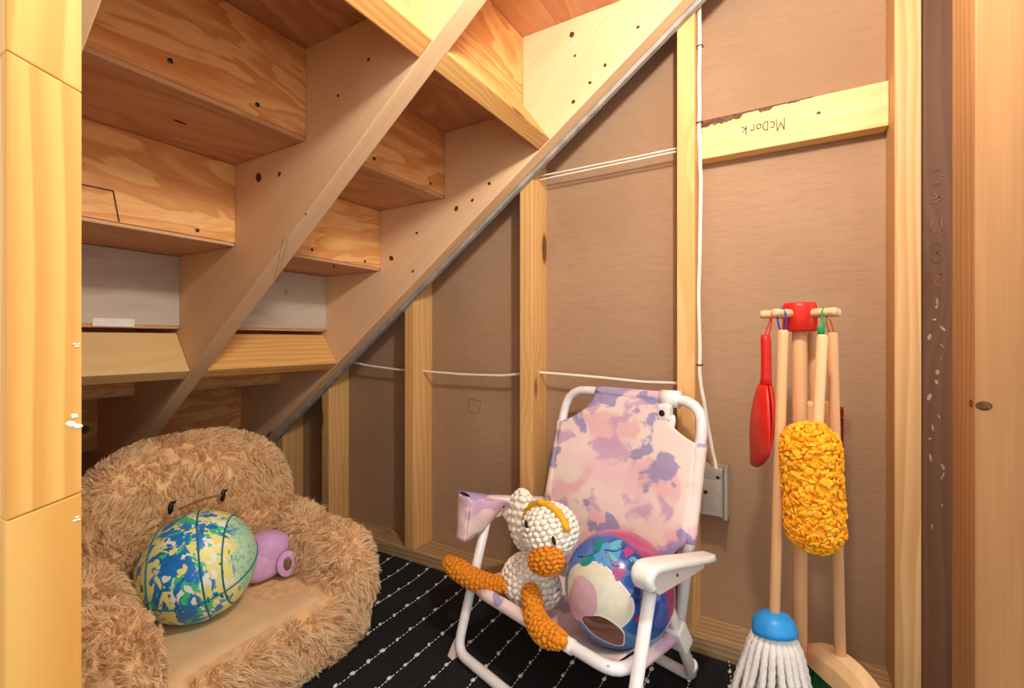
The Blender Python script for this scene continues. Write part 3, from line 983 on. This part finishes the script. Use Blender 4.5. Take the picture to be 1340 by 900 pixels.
# arm rests: curved white shells
def arm(s):
    y0 = s * (WF + .006)
    path = [(.058, .290), (.048, .302), (.046, .314), (.053, .3245), (.068, .328), (.10, .321), (.15, .309), (.20, .296), (.25, .284), (.287, .276)]
    wv_ = [.019, .019, .0195, .020, .0205, .0200, .019, .0185, .018, .014]
    pts = smooth_pts([(x, 0, z) for x, z in path], 1)
    ws = np.interp(np.linspace(0, 1, len(pts)), np.linspace(0, 1, len(wv_)), wv_)
    mb = MB(); vs = []; fs = []
    m = 9
    for i, p_ in enumerate(pts):
        tn = (pts[min(i + 1, len(pts) - 1)] - pts[max(i - 1, 0)]).normalized()
        nn = Vector((-tn.z, 0, tn.x)) if tn.x > 0 else Vector((-tn.z, 0, tn.x))
        for j in range(m):
            q = -1 + 2 * j / (m - 1)
            drop = .008 * max(0, (abs(q) - .72) / .28) ** 2
            vs.append(Vector((p_.x, y0 + q * ws[i], p_.z)) - nn * drop)
    for i in range(len(pts) - 1):
        for j in range(m - 1):
            fs.append((i * m + j, i * m + j + 1, (i + 1) * m + j + 1, (i + 1) * m + j))
    mb.add(vs, fs)
    o = part(mb, 'armrest', 'white_plastic', smooth=True, solid=.0035)
    MB().prism([(.056, .296), (.066, .318), (.15, .302), (.245, .280), (.235, .268), (.15, .272), (.085, .276)], y0 - .012, y0 + .012, 'XZ').build('arm_rib', 'shaded_white', o)
    MB().ell((.125, y0 - .0205 * 1, .297), (.003, .0012, .003), seg=10, rings=6).build('rivet', 'screw', o)
    MB().ell((.125, y0 + .0205 * 1, .297), (.003, .0012, .003), seg=10, rings=6).build('rivet', 'screw', o)
    return o
arm(1); arm(-1)
# hinge clamps where the rear legs cross the seat rail
for s in (1, -1):
    hy = s * (WR + .012)
    rotm = Euler((0, R(-32), 0)).to_matrix()
    hb = MB().box(-.016, .016, -.017, .017, -.030, .030)
    hb.v = [tuple(rotm @ Vector(v) + Vector((.226, hy, .132))) for v in hb.v]
    h = part(hb, 'hinge_clamp', 'white_plastic', bevel=.005)
    MB().ell((.236, s * (WR - .004), .140), (.021, .014, .021), seg=18, rings=10, e=.7).build('hinge_disc', 'white_plastic', h, smooth=True)
    ft = MB().lathe([(.0118, -.006), (.0130, -.004), (.0130, .004), (.0118, .006)], (.286, s * (WR + .008), .045), 16, rot=Euler((0, R(-32), 0)).to_matrix())
    ft.build('leg_collar', 'white_plastic', h, smooth=True)
# plastic shoe under the front corner by the plush chair
part(MB().prism([(-.012, 0.0), (.014, 0.0), (.008, .030)], WF - .004, WF + .016, 'XZ'), 'foot_shoe', 'shaded_white', bevel=.002)
# parasol clip on the top bar
cy_ = -.106
cl = part(MB().tube([(bt(ZT), cy_ + .020, ZT), (bt(ZT), cy_ - .020, ZT)], .0185, 16), 'parasol_clip', 'white_plastic', smooth=True)
hb = MB().box(bt(ZT) - .026, bt(ZT) - .004, cy_ - .010, cy_ + .018, ZT - .044, ZT - .010)
hb.build('clip_jaw', 'white_plastic', cl, bevel=.006)
MB().ell((bt(ZT) - .0265, cy_ + .006, ZT - .029), (.002, .007, .007), seg=14, rings=8).build('clip_screw', 'screw', cl)
MB().ell((bt(ZT) - .018, cy_ - .012, ZT - .052), (.006, .008, .022), Euler((R(12), 0, 0)).to_matrix(), seg=12, rings=8).build('clip_lever', 'white_plastic', cl, smooth=True)
# fabric pocket hanging from the arm beside the plush chair
def pocket(u, v):
    x = .028 + .120 * u
    top = .342 - .040 * u
    bot = .246 + .022 * u + .055 * max(0, u - .45) ** 1.0
    bul = .5 * math.sin(PI * min(max(v, 0), 1)) * math.sin(PI * min(1, u * .9 + .1))
    return x, top + (bot - top) * v, bul
pk = MB()
n_u, n_v = 12, 10
for sgn in (1, -1):
    pk.grid(lambda u, v: (pocket(u, v)[0] - .010 * v * (1 - u), WF + .006 + sgn * (.0235 - .016 * v * (.4 + .6 * u) + .012 * pocket(u, v)[2]), pocket(u, v)[1] + .002 * math.sin(u * 11)), n_u, n_v)
pk.grid(lambda u, v: (pocket(u, 0)[0], WF + .006 + .0235 * (1 - 2 * v), pocket(u, 0)[1] + .006 * math.sin(PI * v)), n_u, 8)
pk.grid(lambda u, v: (pocket(0, v)[0] - .010 * v - .006 * math.sin(PI * u), WF + .006 + (1 - 2 * u) * (.0235 - .0064 * v), pocket(0, v)[1]), 6, n_v)
pk.grid(lambda u, v: (pocket(u, 1)[0] - .010 * (1 - u), WF + .006 + (1 - 2 * v) * (.0235 - .016 * (.4 + .6 * u)), pocket(u, 1)[1]), n_u, 6)
part(pk, 'arm_pocket', 'fabric', smooth=True, solid=.0015)

# ------------------------------------------------------------------ crocheted duck (placed in the chair's frame)
M['yarn_white'] = plain('cream_chenille', srgb(252, 244, 230), .95, vary=.05, scale=120, bump=.25)
M['yarn_orange'] = plain('orange_chenille', srgb(232, 146, 38), .95, vary=.10, scale=120, bump=.25)
M['yarn_yellow'] = plain('yellow_chenille', srgb(238, 180, 52), .95, vary=.08, scale=120, bump=.25)
duck = tag(empty('crochet_duck', (.746, .416, RZ), -.293), 'cream crocheted duck with orange beak and feet on the folding chair', 'soft toy')

def crochet(c, r, rot=None, row=.011, st=.0125, seed=0, e=1.0, taper=None):
    """ellipsoid built of rows of plump slanted stitches over a core"""
    random.seed(seed)
    rot = rot if rot is not None else Matrix.Identity(3)
    mb = MB()
    tp = taper or (lambda z: 1.0)
    core = MB().ell((0, 0, 0), tuple(x * .95 for x in r), seg=20, rings=12)
    for v in core.v:
        k = tp(v[2] / r[2]); mb.v.append(tuple(Vector(c) + rot @ Vector((v[0] * k, v[1] * k, v[2]))))
    mb.f = list(core.f)
    nrow = max(3, int(PI * (r[2] + (r[0] + r[1]) / 2) / 2 / row))
    for i in range(nrow):
        ph = -PI / 2 + PI * (i + .5) / nrow
        k = tp(math.sin(ph))
        ra, rb = r[0] * math.cos(ph) * k, r[1] * math.cos(ph) * k
        per = PI * (ra + rb)
        ns = max(3, int(per / st))
        for j in range(ns):
            a = 2 * PI * (j + .5 * (i % 2)) / ns + .25 * math.sin(i)
            pos = Vector((ra * math.cos(a), rb * math.sin(a), r[2] * math.sin(ph)))
            nn = Vector((math.cos(ph) * math.cos(a) / r[0], math.cos(ph) * math.sin(a) / r[1], math.sin(ph) / r[2])).normalized()
            tg = Vector((-math.sin(a), math.cos(a), 0))
            bt_ = nn.cross(tg)
            slant = .45 if j % 2 else -.45
            u_ = (tg * math.cos(slant) + bt_ * math.sin(slant))
            v_ = nn.cross(u_)
            fr = Matrix((u_, v_, nn)).transposed()
            mb.ell(Vector(c) + rot @ (pos - nn * .0005), (st * .60 * random.uniform(.9, 1.1), row * .50, .0042), rot @ fr, seg=7, rings=5)
    return mb
def dpart(mb, name, mat): return mb.build(name, mat, duck, smooth=True)
dpart(crochet((.100, .080, .180), (.046, .064, .053), row=.012, st=.015, seed=1, taper=lambda z: 1.08 - .16 * z), 'body', 'yarn_white')
dpart(crochet((.088, .015, .306), (.053, .057, .052), Euler((R(-18), 0, 0)).to_matrix(), row=.0105, st=.014, seed=2), 'head', 'yarn_white')
dpart(crochet((.118, .122, .290), (.026, .036, .064), Euler((R(-4), 0, 0)).to_matrix(), row=.013, st=.017, seed=3), 'wing', 'yarn_white')
dpart(crochet((.046, -.014, .270), (.024, .038, .025), Euler((R(-22), R(12), 0)).to_matrix(), row=.0085, st=.012, seed=4, e=.8), 'beak', 'yarn_orange')
band = []
for k in range(24):
    a = PI * (-.06 + 1.06 * k / 23)
    band.append(Vector((.088, .015, .306)) + Euler((R(-18), 0, 0)).to_matrix() @ Vector((-.012, .0575 * math.cos(a), .0545 * math.sin(a))))
hbm = MB().tube(band, .0078, 10, mod=lambda i, a: 1 + .22 * math.sin(i * 2.4 + a * 2))
hbm.ell(band[13] + Vector((-.002, 0, .003)), (.009, .011, .006), seg=12, rings=8)
dpart(hbm, 'head_band', 'yarn_yellow')
for (x, y, z) in ((.0385, .030, .326), (.0480, -.032, .312)):
    e = MB().ell((x, y, z), (.003, .0045, .0085), Euler((R(-20), 0, 0)).to_matrix(), seg=12, rings=10)
    dpart(e, 'eye', 'black_bead')
def leg(pts, rads, seed):
    random.seed(seed)
    pts = smooth_pts(pts, 2)
    n = len(pts)
    rs = np.interp(np.linspace(0, 1, n), np.linspace(0, 1, len(rads)), rads)
    mb = MB().tube(pts, [x * .9 for x in rs], 14)
    mb.ell(pts[0], (rs[0] * .9,) * 3, seg=12, rings=8); mb.ell(pts[-1], (rs[-1] * .9,) * 3, seg=12, rings=8)
    L = 0
    nxt = 0; k = 0
    for i in range(1, n):
        L += (pts[i] - pts[i - 1]).length
        if L < nxt: continue
        nxt += .0085; k += 1
        tn = (pts[min(i + 1, n - 1)] - pts[i - 1]).normalized()
        s1 = tn.orthogonal().normalized(); s2 = tn.cross(s1)
        ns = max(5, int(2 * PI * rs[i] / .011))
        for j in range(ns):
            a = 2 * PI * (j + .5 * (k % 2)) / ns
            nn = s1 * math.cos(a) + s2 * math.sin(a)
            tg = tn.cross(nn)
            u_ = (tg * .85 + tn * (.5 if j % 2 else -.5)).normalized(); v_ = nn.cross(u_)
            mb.ell(pts[i] + nn * rs[i] * .93, (.0072, .0048, .0038), Matrix((u_, v_, nn)).transposed(), seg=7, rings=5)
    return mb
dpart(leg([(.062, .112, .170), (.045, .140, .166), (.028, .180, .166), (.016, .225, .178), (.012, .258, .186)], [.0165, .0175, .022, .021, .010], 5), 'leg', 'yarn_orange')
dpart(leg([(.052, .034, .192), (.036, .010, .183), (.020, -.012, .168), (.010, -.045, .163), (.012, -.085, .168)], [.017, .018, .021, .022, .010], 6), 'leg', 'yarn_orange')

# ------------------------------------------------------------------ printed ball on the folding chair
t = NT('printed_vinyl')
p = t.coord(offset=False)
n1 = t.noise(p, 9, 2, .5, .3)
n2 = t.noise(p, 16, 2)
c = t.ramp(n1.outputs[0], [(.32, srgb(36, 62, 138)), (.5, srgb(52, 92, 176)), (.62, srgb(84, 140, 206)), (.72, srgb(96, 84, 168))])
se = t.n('SeparateXYZ'); t.l(p, se.inputs[0])
# the far side of the ball is printed magenta; object x points to the printed side
c = t.mix(t.mapr(t.math('SUBTRACT', t.math('ADD', se.outputs[0], t.math('MULTIPLY', n2.outputs[0], .012)), t.math('MULTIPLY', t.math('ADD', se.outputs[1], t.math('MULTIPLY', se.outputs[2], .8)), .80)), .016, -.004), c, srgb(176, 66, 118))
c = t.mix(t.mapr(t.math('SUBTRACT', se.outputs[2], t.math('MULTIPLY', n2.outputs[0], .02)), -.060, -.078), c, srgb(60, 120, 170))
t.b.inputs['Roughness'].default_value = .16
t.b.inputs['Specular IOR Level'].default_value = .6
t.b.inputs['Coat Weight'].default_value = .4
t.out(c); M['vinyl'] = t.m
B2R = .101
ph_ = math.atan2(-.27, -.85)
b2 = MB().ell((0, 0, 0), (B2R,) * 3, seg=64, rings=40).build('vinyl_ball', 'vinyl', None, smooth=True)
B2C = Vector((.746, .416, RZ)) + Matrix.Rotation(-.293, 3, 'Z') @ Vector((.150, -.104, .2185))
b2.location = B2C
e1 = (Vector((0, 0, .60)) - B2C).normalized()
b2.rotation_euler = Matrix((e1, Vector((0, 0, 1)).cross(e1).normalized(), e1.cross(Vector((0, 0, 1)).cross(e1).normalized()))).transposed().to_euler()
tag(b2, 'glossy blue and magenta vinyl ball with leaf print on the folding chair', 'ball')
def sph(u, v, lift):
    r2 = min(.97, u * u + v * v)
    d = Vector((math.sqrt(1 - r2), u, v)).normalized()
    return d * (B2R + lift)
def decal(name, outline, mat, lift=.0005, centre=None):
    cx = sum(a for a, b in outline) / len(outline); cy = sum(b for a, b in outline) / len(outline)
    if centre: cx, cy = centre
    n = len(outline); K = 6
    mb = MB(); vs = [sph(cx, cy, lift)]; fs = []
    for k in range(1, K + 1):
        for a, b in outline: vs.append(sph(cx + (a - cx) * k / K, cy + (b - cy) * k / K, lift))
    for j in range(n):
        fs.append((0, 1 + j, 1 + (j + 1) % n))
        for k in range(K - 1):
            a = 1 + k * n + j; b = 1 + k * n + (j + 1) % n
            fs.append((a, a + n, b + n, b))
    return mb.add(vs, fs).build(name, mat, b2, smooth=True)
def blob(cx, cy, rx, ry, rot=0, wob=.0, seed=0, n=40):
    random.seed(seed); ph1, ph2 = random.random() * 6, random.random() * 6
    out = []
    for k in range(n):
        a = 2 * PI * k / n
        r_ = 1 + wob * math.sin(3 * a + ph1) + wob * .6 * math.sin(5 * a + ph2)
        x, y = rx * r_ * math.cos(a), ry * r_ * math.sin(a)
        out.append((cx + x * math.cos(rot) - y * math.sin(rot), cy + x * math.sin(rot) + y * math.cos(rot)))
    return out
def leaf(cx, cy, L, W, rot, n=24):
    out = []
    for k in range(n):
        a = 2 * PI * k / n
        x = L * math.cos(a); y = W * math.sin(a) * (1 - .35 * math.cos(a)) * abs(math.sin(a)) ** .35
        out.append((cx + x * math.cos(rot) - y * math.sin(rot), cy + x * math.sin(rot) + y * math.cos(rot)))
    return out
pr = lambda n_, c_: plain(n_, srgb(*c_), .18, .6, vary=.05, scale=60)
P_cream, P_rose, P_brown = pr('print_cream', (226, 222, 200)), pr('print_rose', (214, 172, 184)), pr('print_brown', (104, 66, 48))
P_teal, P_aqua, P_mag, P_navy, P_white, P_red, P_sky = pr('print_teal', (18, 140, 134)), pr('print_aqua', (92, 186, 204)), pr('print_magenta', (168, 62, 130)), pr('print_navy', (32, 46, 110)), pr('print_white', (240, 240, 240)), pr('print_red', (196, 50, 70)), pr('print_sky', (88, 158, 214))
# abstract pastel patches (no figure drawn)
decal('print_patch', blob(-.36, -.12, .60, .50, -.5, .05, 1), P_white, .0004)
decal('print_patch', blob(-.37, -.11, .575, .475, -.5, .05, 1), P_cream, .0007)
decal('print_patch', blob(-.62, -.20, .26, .36, -.2, .06, 3), P_rose, .0010)
decal('print_patch', blob(-.24, -.60, .38, .20, -.35, .06, 5), P_white, .0009)
decal('print_patch', blob(-.24, -.605, .36, .18, -.35, .06, 5), P_brown, .0012)
decal('print_patch', blob(-.20, .56, .26, .18, .5, .08, 4), P_sky, .0003)
for (x, y, L, W, r_, m_) in ((-.36, .68, .15, .065, 1.1, P_teal), (-.54, .42, .15, .07, .5, P_teal), (-.05, .72, .13, .06, .6, P_aqua), (-.12, .52, .11, .05, -.6, P_aqua), (.26, .50, .09, .045, -.2, P_aqua), (.20, .42, .08, .04, .9, P_navy), (.30, .10, .09, .04, 1.2, P_navy), (.42, .02, .09, .04, .3, P_navy), (.34, -.12, .09, .04, -.5, P_navy), (.50, -.22, .08, .04, .5, P_sky)):
    decal('leaf_print', leaf(x, y, L, W, r_), m_, .0013)
for (x, y, s_, m_, sd) in ((.16, .62, .085, P_mag, 7), (.0, .28, .11, P_mag, 8), (.32, -.36, .055, P_red, 9)):
    decal('flower_print', blob(x, y, s_, s_ * .85, .3, .16, sd), m_, .0010)
def line_print(pts, mat, w=.0009):
    q = smooth_pts([(a, b, 0) for a, b in pts], 2)
    return MB().tube([sph(v.x, v.y, .0010) for v in q], w, 5).build('stem_print', mat, b2, smooth=True)
line_print([(-.72, .46), (-.50, .48), (-.36, .60)], P_navy)
line_print([(-.25, .62), (-.05, .60), (.10, .70)], P_navy)
line_print([(-.30, .45), (-.22, .62), (-.14, .48), (-.10, .38), (.02, .40)], P_mag)
line_print([(.18, .55), (.30, .42), (.40, .40)], P_navy)
line_print([(.18, -.05), (.30, .05), (.42, .18), (.46, .28)], P_navy)
line_print([(.26, -.20), (.36, -.05), (.44, .0)], P_navy)

# ------------------------------------------------------------------ toy cleaning set
M['red_plastic'] = plain('red_plastic', srgb(214, 36, 26), .4, .4, vary=.05)
M['dark_red'] = plain('dark_red_bristle', srgb(150, 26, 24), .8, vary=.2, scale=200)
M['beech'] = wood('beech_dowel', srgb(224, 176, 128), srgb(208, 156, 106), ring=8, knots=.0, contrast=.3)
M['beech_light'] = wood('light_beech', srgb(234, 196, 150), srgb(220, 176, 126), ring=8, knots=.0, contrast=.3)
M['mop_blue'] = plain('blue_plastic', srgb(42, 150, 226), .35, .4, vary=.03)
M['cotton'] = plain('white_cotton', srgb(238, 232, 226), .95, vary=.06, scale=220, bump=.4)
t = NT('yellow_chenille_duster')
nz = t.noise(t.coord(), 90, 3)
c = t.mix(t.mapr(nz.outputs[0], .35, .65), srgb(250, 158, 18), srgb(255, 188, 46))
t.b.inputs['Roughness'].default_value = .95
t.out(c); M['duster'] = t.m
M['green_bristle'] = plain('green_bristle', srgb(10, 110, 62), .7, vary=.25, scale=260)
M['cord_red'] = plain('red_cord', srgb(206, 40, 34), .8)
M['cord_blue'] = plain('blue_cord', srgb(34, 48, 160), .8)
M['cord_green'] = plain('green_cord', srgb(30, 140, 80), .8)
M['cord_orange'] = plain('orange_cord', srgb(236, 110, 40), .8)

def rod(mb, a, b, r, seg=18):
    a, b = Vector(a), Vector(b)
    d = (b - a).normalized()
    return mb.tube([a, a + d * r * .25, a + d * r * .6, b - d * r * .6, b - d * r * .25, b], [r * .7, r * .92, r, r, r * .92, r * .7], seg)
def dowel(name, a, b, r, mat, parent):
    """dowel with its own local X along the length"""
    a, b = Vector(a), Vector(b)
    x = (b - a).normalized(); y = x.orthogonal().normalized(); z = x.cross(y)
    L = (b - a).length
    o = rod(MB(), (-L / 2, 0, 0), (L / 2, 0, 0), r).build(name, mat, None, smooth=True)
    m = Matrix((x, y, z)).transposed().to_4x4(); m.translation = (a + b) / 2
    if parent is not None:
        o.parent = parent
        o.matrix_basis = parent.matrix_basis.inverted() @ m
    else: o.matrix_basis = m
    return o

HX, HY, HZ = .975, -.0185, .731
stand = tag(empty('broom_stand', (HX, HY, RZ * 0)), 'wooden toy broom stand with a red hub and round pegs', 'stand')
dowel('pole', (HX, HY, .018), (HX, HY, .715), .0118, 'beech', stand)
hub = MB().lathe([(.005, .026), (.023, .026), (.0255, .0235), (.0265, .018), (.0265, -.022), (.0245, -.0245), (.005, -.0245)], (HX, HY, HZ - .001), 36).build('hub', 'red_plastic', stand, smooth=True)
fix(hub, stand)
PEGZ = .737
pegs = {}
for (nm, dx, dy, L) in (('a', -.02, 1, .062), ('b', -.80, .60, .066), ('c', -.62, -.78, .066), ('d', .02, -1, .060), ('e', .85, -.5, .06), ('f', .85, .5, .06)):
    d = Vector((dx, dy, 0)).normalized()
    pe = Vector((HX, HY, PEGZ)) + d * L
    dowel('peg', Vector((HX, HY, PEGZ)) + d * .020, pe, .0074, 'beech_light', stand)
    pegs[nm] = (Vector((HX, HY, PEGZ)) + d * (L - .020), d)
fix(MB().lathe([(.005, 0), (.085, 0), (.088, .004), (.088, .014), (.084, .018), (.005, .018)], (HX, HY, RZ + .004), 40).build('base', 'beech', stand, smooth=False), stand)

def loop_cord(pg, low, mat, owner, r=.0014):
    c0 = Vector(pg)
    low = Vector(low)
    side = Vector((pegd.x, pegd.y, 0)) * .003
    top = c0 + Vector((0, 0, .0078))
    pr_ = Vector((-pegd.y, pegd.x, 0)) * .0078
    pts = [low - side, low.lerp(c0, .5) + pr_ * .8 - side, c0 + pr_, top + pr_ * .4, top - pr_ * .4, c0 - pr_, low.lerp(c0, .5) - pr_ * .8 + side, low + side]
    o = MB().tube(smooth_pts(pts, 2), r, 6).build('hanging_cord', mat, owner, smooth=True)
    fix(o, owner)
    return o

# dustpan, hanging edge-on from the peg towards the folding chair
pegp, pegd = pegs['a']
dp = tag(empty('toy_dustpan', (.957, .036, .475)), 'red plastic toy dustpan hanging by a cord from the stand', 'dustpan')
DX, DY = .955, .040
hd = MB()
hd.tube([(DX, .0345, .700), (DX, .0335, .690), (DX, .033, .66), (DX, .033, .625), (DX, .034, .600)], [.0075, .0085, .0085, .0088, .011], 14)
fix(hd.build('handle', 'red_plastic', dp, smooth=True), dp)
pan = MB()
# pan: thin curved scoop opening away from the wall side, seen from its edge
def pan_fn(side):
    def fn(u, v):
        z = .610 - .135 * v
        half = .016 + .036 * math.sin(min(1, v * 1.15) * PI / 2) ** .8
        x = DX + half * (2 * u - 1)
        lip = abs(2 * u - 1) ** 3
        y = .0345 + .010 * v + side * (.0155 * math.sin(PI * min(1, .18 + v * .82)) ** .8) * (1 - lip * .9)
        zz = z - .012 * (1 - (2 * u - 1) ** 2) * v
        zz += v * (.020 - .040 * u)
        q = Matrix.Rotation(R(20), 3, 'Z') @ Vector((x - DX, y - .0345, 0))
        return (DX + q.x, .0345 + q.y, zz)
    return fn
pan.grid(pan_fn(1), 16, 16); pan.grid(pan_fn(-1), 16, 16)
fix(pan.build('pan', 'red_plastic', dp, smooth=True, solid=.002), dp)
loop_cord(pegp, (DX, .034, .688), 'cord_red', dp)

# mop
pegp, pegd = pegs['b']
mop = tag(empty('toy_mop', (.892, .018, .06)), 'toy string mop with blue cap hanging on the stand', 'mop')
dowel('handle', (.900, .006, .707), (.893, .019, .225), .0082, 'beech', mop)
dome = MB().lathe([(.008, .026), (.016, .0245), (.025, .020), (.0315, .011), (.0345, -.001), (.0345, -.008), (.030, -.010), (.004, -.010)], (.892, .019, .212), 36, rot=Euler((R(-8), R(10), 0)).to_matrix())
fix(dome.build('cap', 'mop_blue', mop, smooth=True), mop)
random.seed(31)
def strand(k, ang, rr, spread, bottom):
    c0 = Vector((.892, .019, .204))
    d = Vector((math.cos(ang), math.sin(ang), 0))
    pts = [c0 + d * rr * .55 + Vector((0, 0, .002)), c0 + d * (rr + .001) + Vector((0, 0, -.012)), c0 + d * (rr + spread * .35) + Vector((0, 0, -.05)), c0 + d * (rr + spread * .75) + Vector((random.uniform(-.005, .005), random.uniform(-.005, .005), -.10)), Vector((c0.x, c0.y, bottom)) + d * (rr + spread) + Vector((random.uniform(-.006, .006), random.uniform(-.006, .006), 0))]
    pts = smooth_pts(pts, 3)
    n = len(pts)
    L = [0]
    for a, b in zip(pts[:-1], pts[1:]): L.append(L[-1] + (b - a).length)
    # resample evenly so that the twist shows
    m = 46
    q = []
    for s in np.linspace(0, L[-1], m):
        i = min(n - 2, max(0, int(np.searchsorted(L, s)) - 1))
        tt = (s - L[i]) / max(1e-9, L[i + 1] - L[i])
        q.append(pts[i].lerp(pts[i + 1], tt))
    o = MB().tube(q, .0054, 9, mod=lambda i, a: 1 + .16 * math.sin(3 * a + i * 1.55)).build('strand', 'cotton', mop, smooth=True)
    fix(o, mop)
for k in range(21):
    strand(k, 2 * PI * k / 21 + .1, .0325,   .024 + .012 * random.random(), .055 + .02 * random.random())
for k in range(14):
    strand(k, 2 * PI * k / 14 + .3, .021, .018 + .012 * random.random(), .05 + .02 * random.random())
loop_cord(pegp, (.9005, .006, .700), 'cord_blue', mop)

# duster: fluffy yellow roll on a dowel
pegp, pegd = pegs['c']
dus = tag(empty('toy_duster', (.893, -.034, .35)), 'fluffy yellow chenille toy duster hanging from the stand', 'duster')
dowel('handle', (.899, -.0485, .699), (.893, -.035, .40), .0080, 'beech_light', dus)
core = MB()
DC = Vector((.884, -.034, .457))
prof = []
for k in range(20):
    a = PI * k / 19
    zc = .062 * (1 if a < PI / 2 else -1) if abs(a - PI / 2) > .08 else 0
    prof.append((max(.0005, .038 * math.sin(a) ** .8), (.038 * math.cos(a)) + (.060 if a < PI / 2 else -.060)))
core.lathe(prof[::-1], DC, 28, rot=Euler((R(-3), 0, 0)).to_matrix())
cb = core.build('core', 'duster', dus, smooth=True); fix(cb, dus)
cme = cb.data
rng = np.random.default_rng(5)
cme.calc_loop_triangles()
tris = [(t_.vertices[:], t_.area) for t_ in cme.loop_triangles]
ar = np.array([a for _, a in tris]); pick = rng.choice(len(tris), 1900, p=ar / ar.sum())
tf = MB()
for i in pick:
    vs_ = [cme.vertices[k] for k in tris[i][0]]
    w_ = rng.dirichlet((1, 1, 1))
    P_ = sum((v.co * float(x) for v, x in zip(vs_, w_)), Vector()); N_ = sum((v.normal * float(x) for v, x in zip(vs_, w_)), Vector()).normalized()
    rv = Vector(rng.normal(0, 1, 3)); T_ = (rv - N_ * rv.dot(N_)).normalized(); S_ = N_.cross(T_)
    L_ = rng.uniform(.0045, .0075); W_ = L_ * rng.uniform(.45, .7)
    up_ = (N_ + T_ * rng.uniform(.2, 1.0)).normalized()
    fr_ = Matrix((S_, up_.cross(S_), up_)).transposed()
    tf.ell(P_ + N_ * rng.uniform(.0005, .0045), (L_, W_, .0020), fr_, seg=7, rings=4)
tfo = tf.build('fluff', 'duster', dus, smooth=True); fix(tfo, dus)
tag(tfo, kind='stuff')
loop_cord(pegp, (.899, -.0485, .692), 'cord_green', dus)
kt = MB().ell((.903, -.046, .705), (.005, .005, .008), seg=10, rings=8)
kt.tube(smooth_pts([(.902, -.047, .702), (.898, -.051, .690), (.897, -.054, .676)]), .0018, 6)
fix(kt.build('cord_knot', 'cord_green', dus, smooth=True), dus)

# broom
pegp, pegd = pegs['d']
br = tag(empty('toy_broom', (.94, -.085, .05)), 'toy broom with arched wooden head and green bristles on the stand', 'broom')
dowel('handle', (.957, -.0655, .703), (.948, -.076, .150), .0082, 'beech', br)
ax_ = Vector((-.78, -.62, 0)).normalized(); wx_ = Vector((-ax_.y, ax_.x, 0))
BC = Vector((.944, -.080, .118))
hm = MB(); vs = []; fs = []
NB = 20
for i in range(NB + 1):
    s = -1 + 2 * i / NB
    x = s * .095
    topz = .045 * (1 - abs(s) ** 2.2)
    wdh = .021 * (1 - .35 * abs(s) ** 3)
    for (wq, zq) in ((-1, 0), (-1, .55), (-.6, .95), (.6, .95), (1, .55), (1, 0)):
        vs.append(BC + ax_ * x + wx_ * wdh * wq + Vector((0, 0, .006 + zq * topz)) - Vector((0, 0, .006 if zq == 0 else 0)))
for i in range(NB):
    for j in range(5):
        a = i * 6 + j
        fs.append((a, a + 1, a + 7, a + 6))
    fs.append((i * 6 + 5, i * 6, i * 6 + 6, i * 6 + 11))
fs.append(tuple(range(6))); fs.append(tuple(range(NB * 6 + 5, NB * 6 - 1, -1)))
fix(hm.add(vs, fs).build('head_block', 'beech_light', br, smooth=False, bevel=0), br)
bb = MB()
random.seed(41)
for i in range(34):
    for j in range(6):
        s = -1 + 2 * (i + .5) / 34
        base = BC + ax_ * s * .086 + wx_ * (-.014 + .028 * j / 5)
        tip = base + Vector((0, 0, -.085)) + ax_ * (s * .012 + random.uniform(-.003, .003)) + wx_ * random.uniform(-.004, .004)
        bb.tube([base + Vector((0, 0, .004)), tip], [.0022, .0018], 5)
bo2 = bb.build('bristles', 'green_bristle', br); fix(bo2, br); tag(bo2, kind='stuff')
loop_cord(pegp, (.957, -.0655, .697), 'cord_orange', br)

# hand brush hanging behind, near the wall
pegp, pegd = pegs['e']
hbq = tag(empty('toy_hand_brush', (1.02, -.055, .50)), 'toy hand brush with dark red bristles hanging behind the broom handles', 'brush')
hx, hy = pegp.x, pegp.y
dowel('handle', (hx, hy, .705), (hx - .002, hy - .004, .575), .0085, 'beech', hbq)
fix(MB().box(hx - .016, hx + .014, hy - .028, hy + .016, .478, .580).build('brush_back', 'beech', hbq, bevel=.006), hbq)
bb = MB()
for i in range(12):
    for j in range(4):
        z = .485 + .0075 * i; x = hx - .010 + .006 * j
        bb.tube([(x, hy - .027, z), (x + random.uniform(-.002, .002), hy - .046, z + random.uniform(-.002, .002))], [.0028, .0030], 5)
bo3 = bb.build('bristles', 'dark_red', hbq); fix(bo3, hbq); tag(bo3, kind='stuff')
loop_cord(pegp, (hx, hy, .698), 'cord_red', hbq)
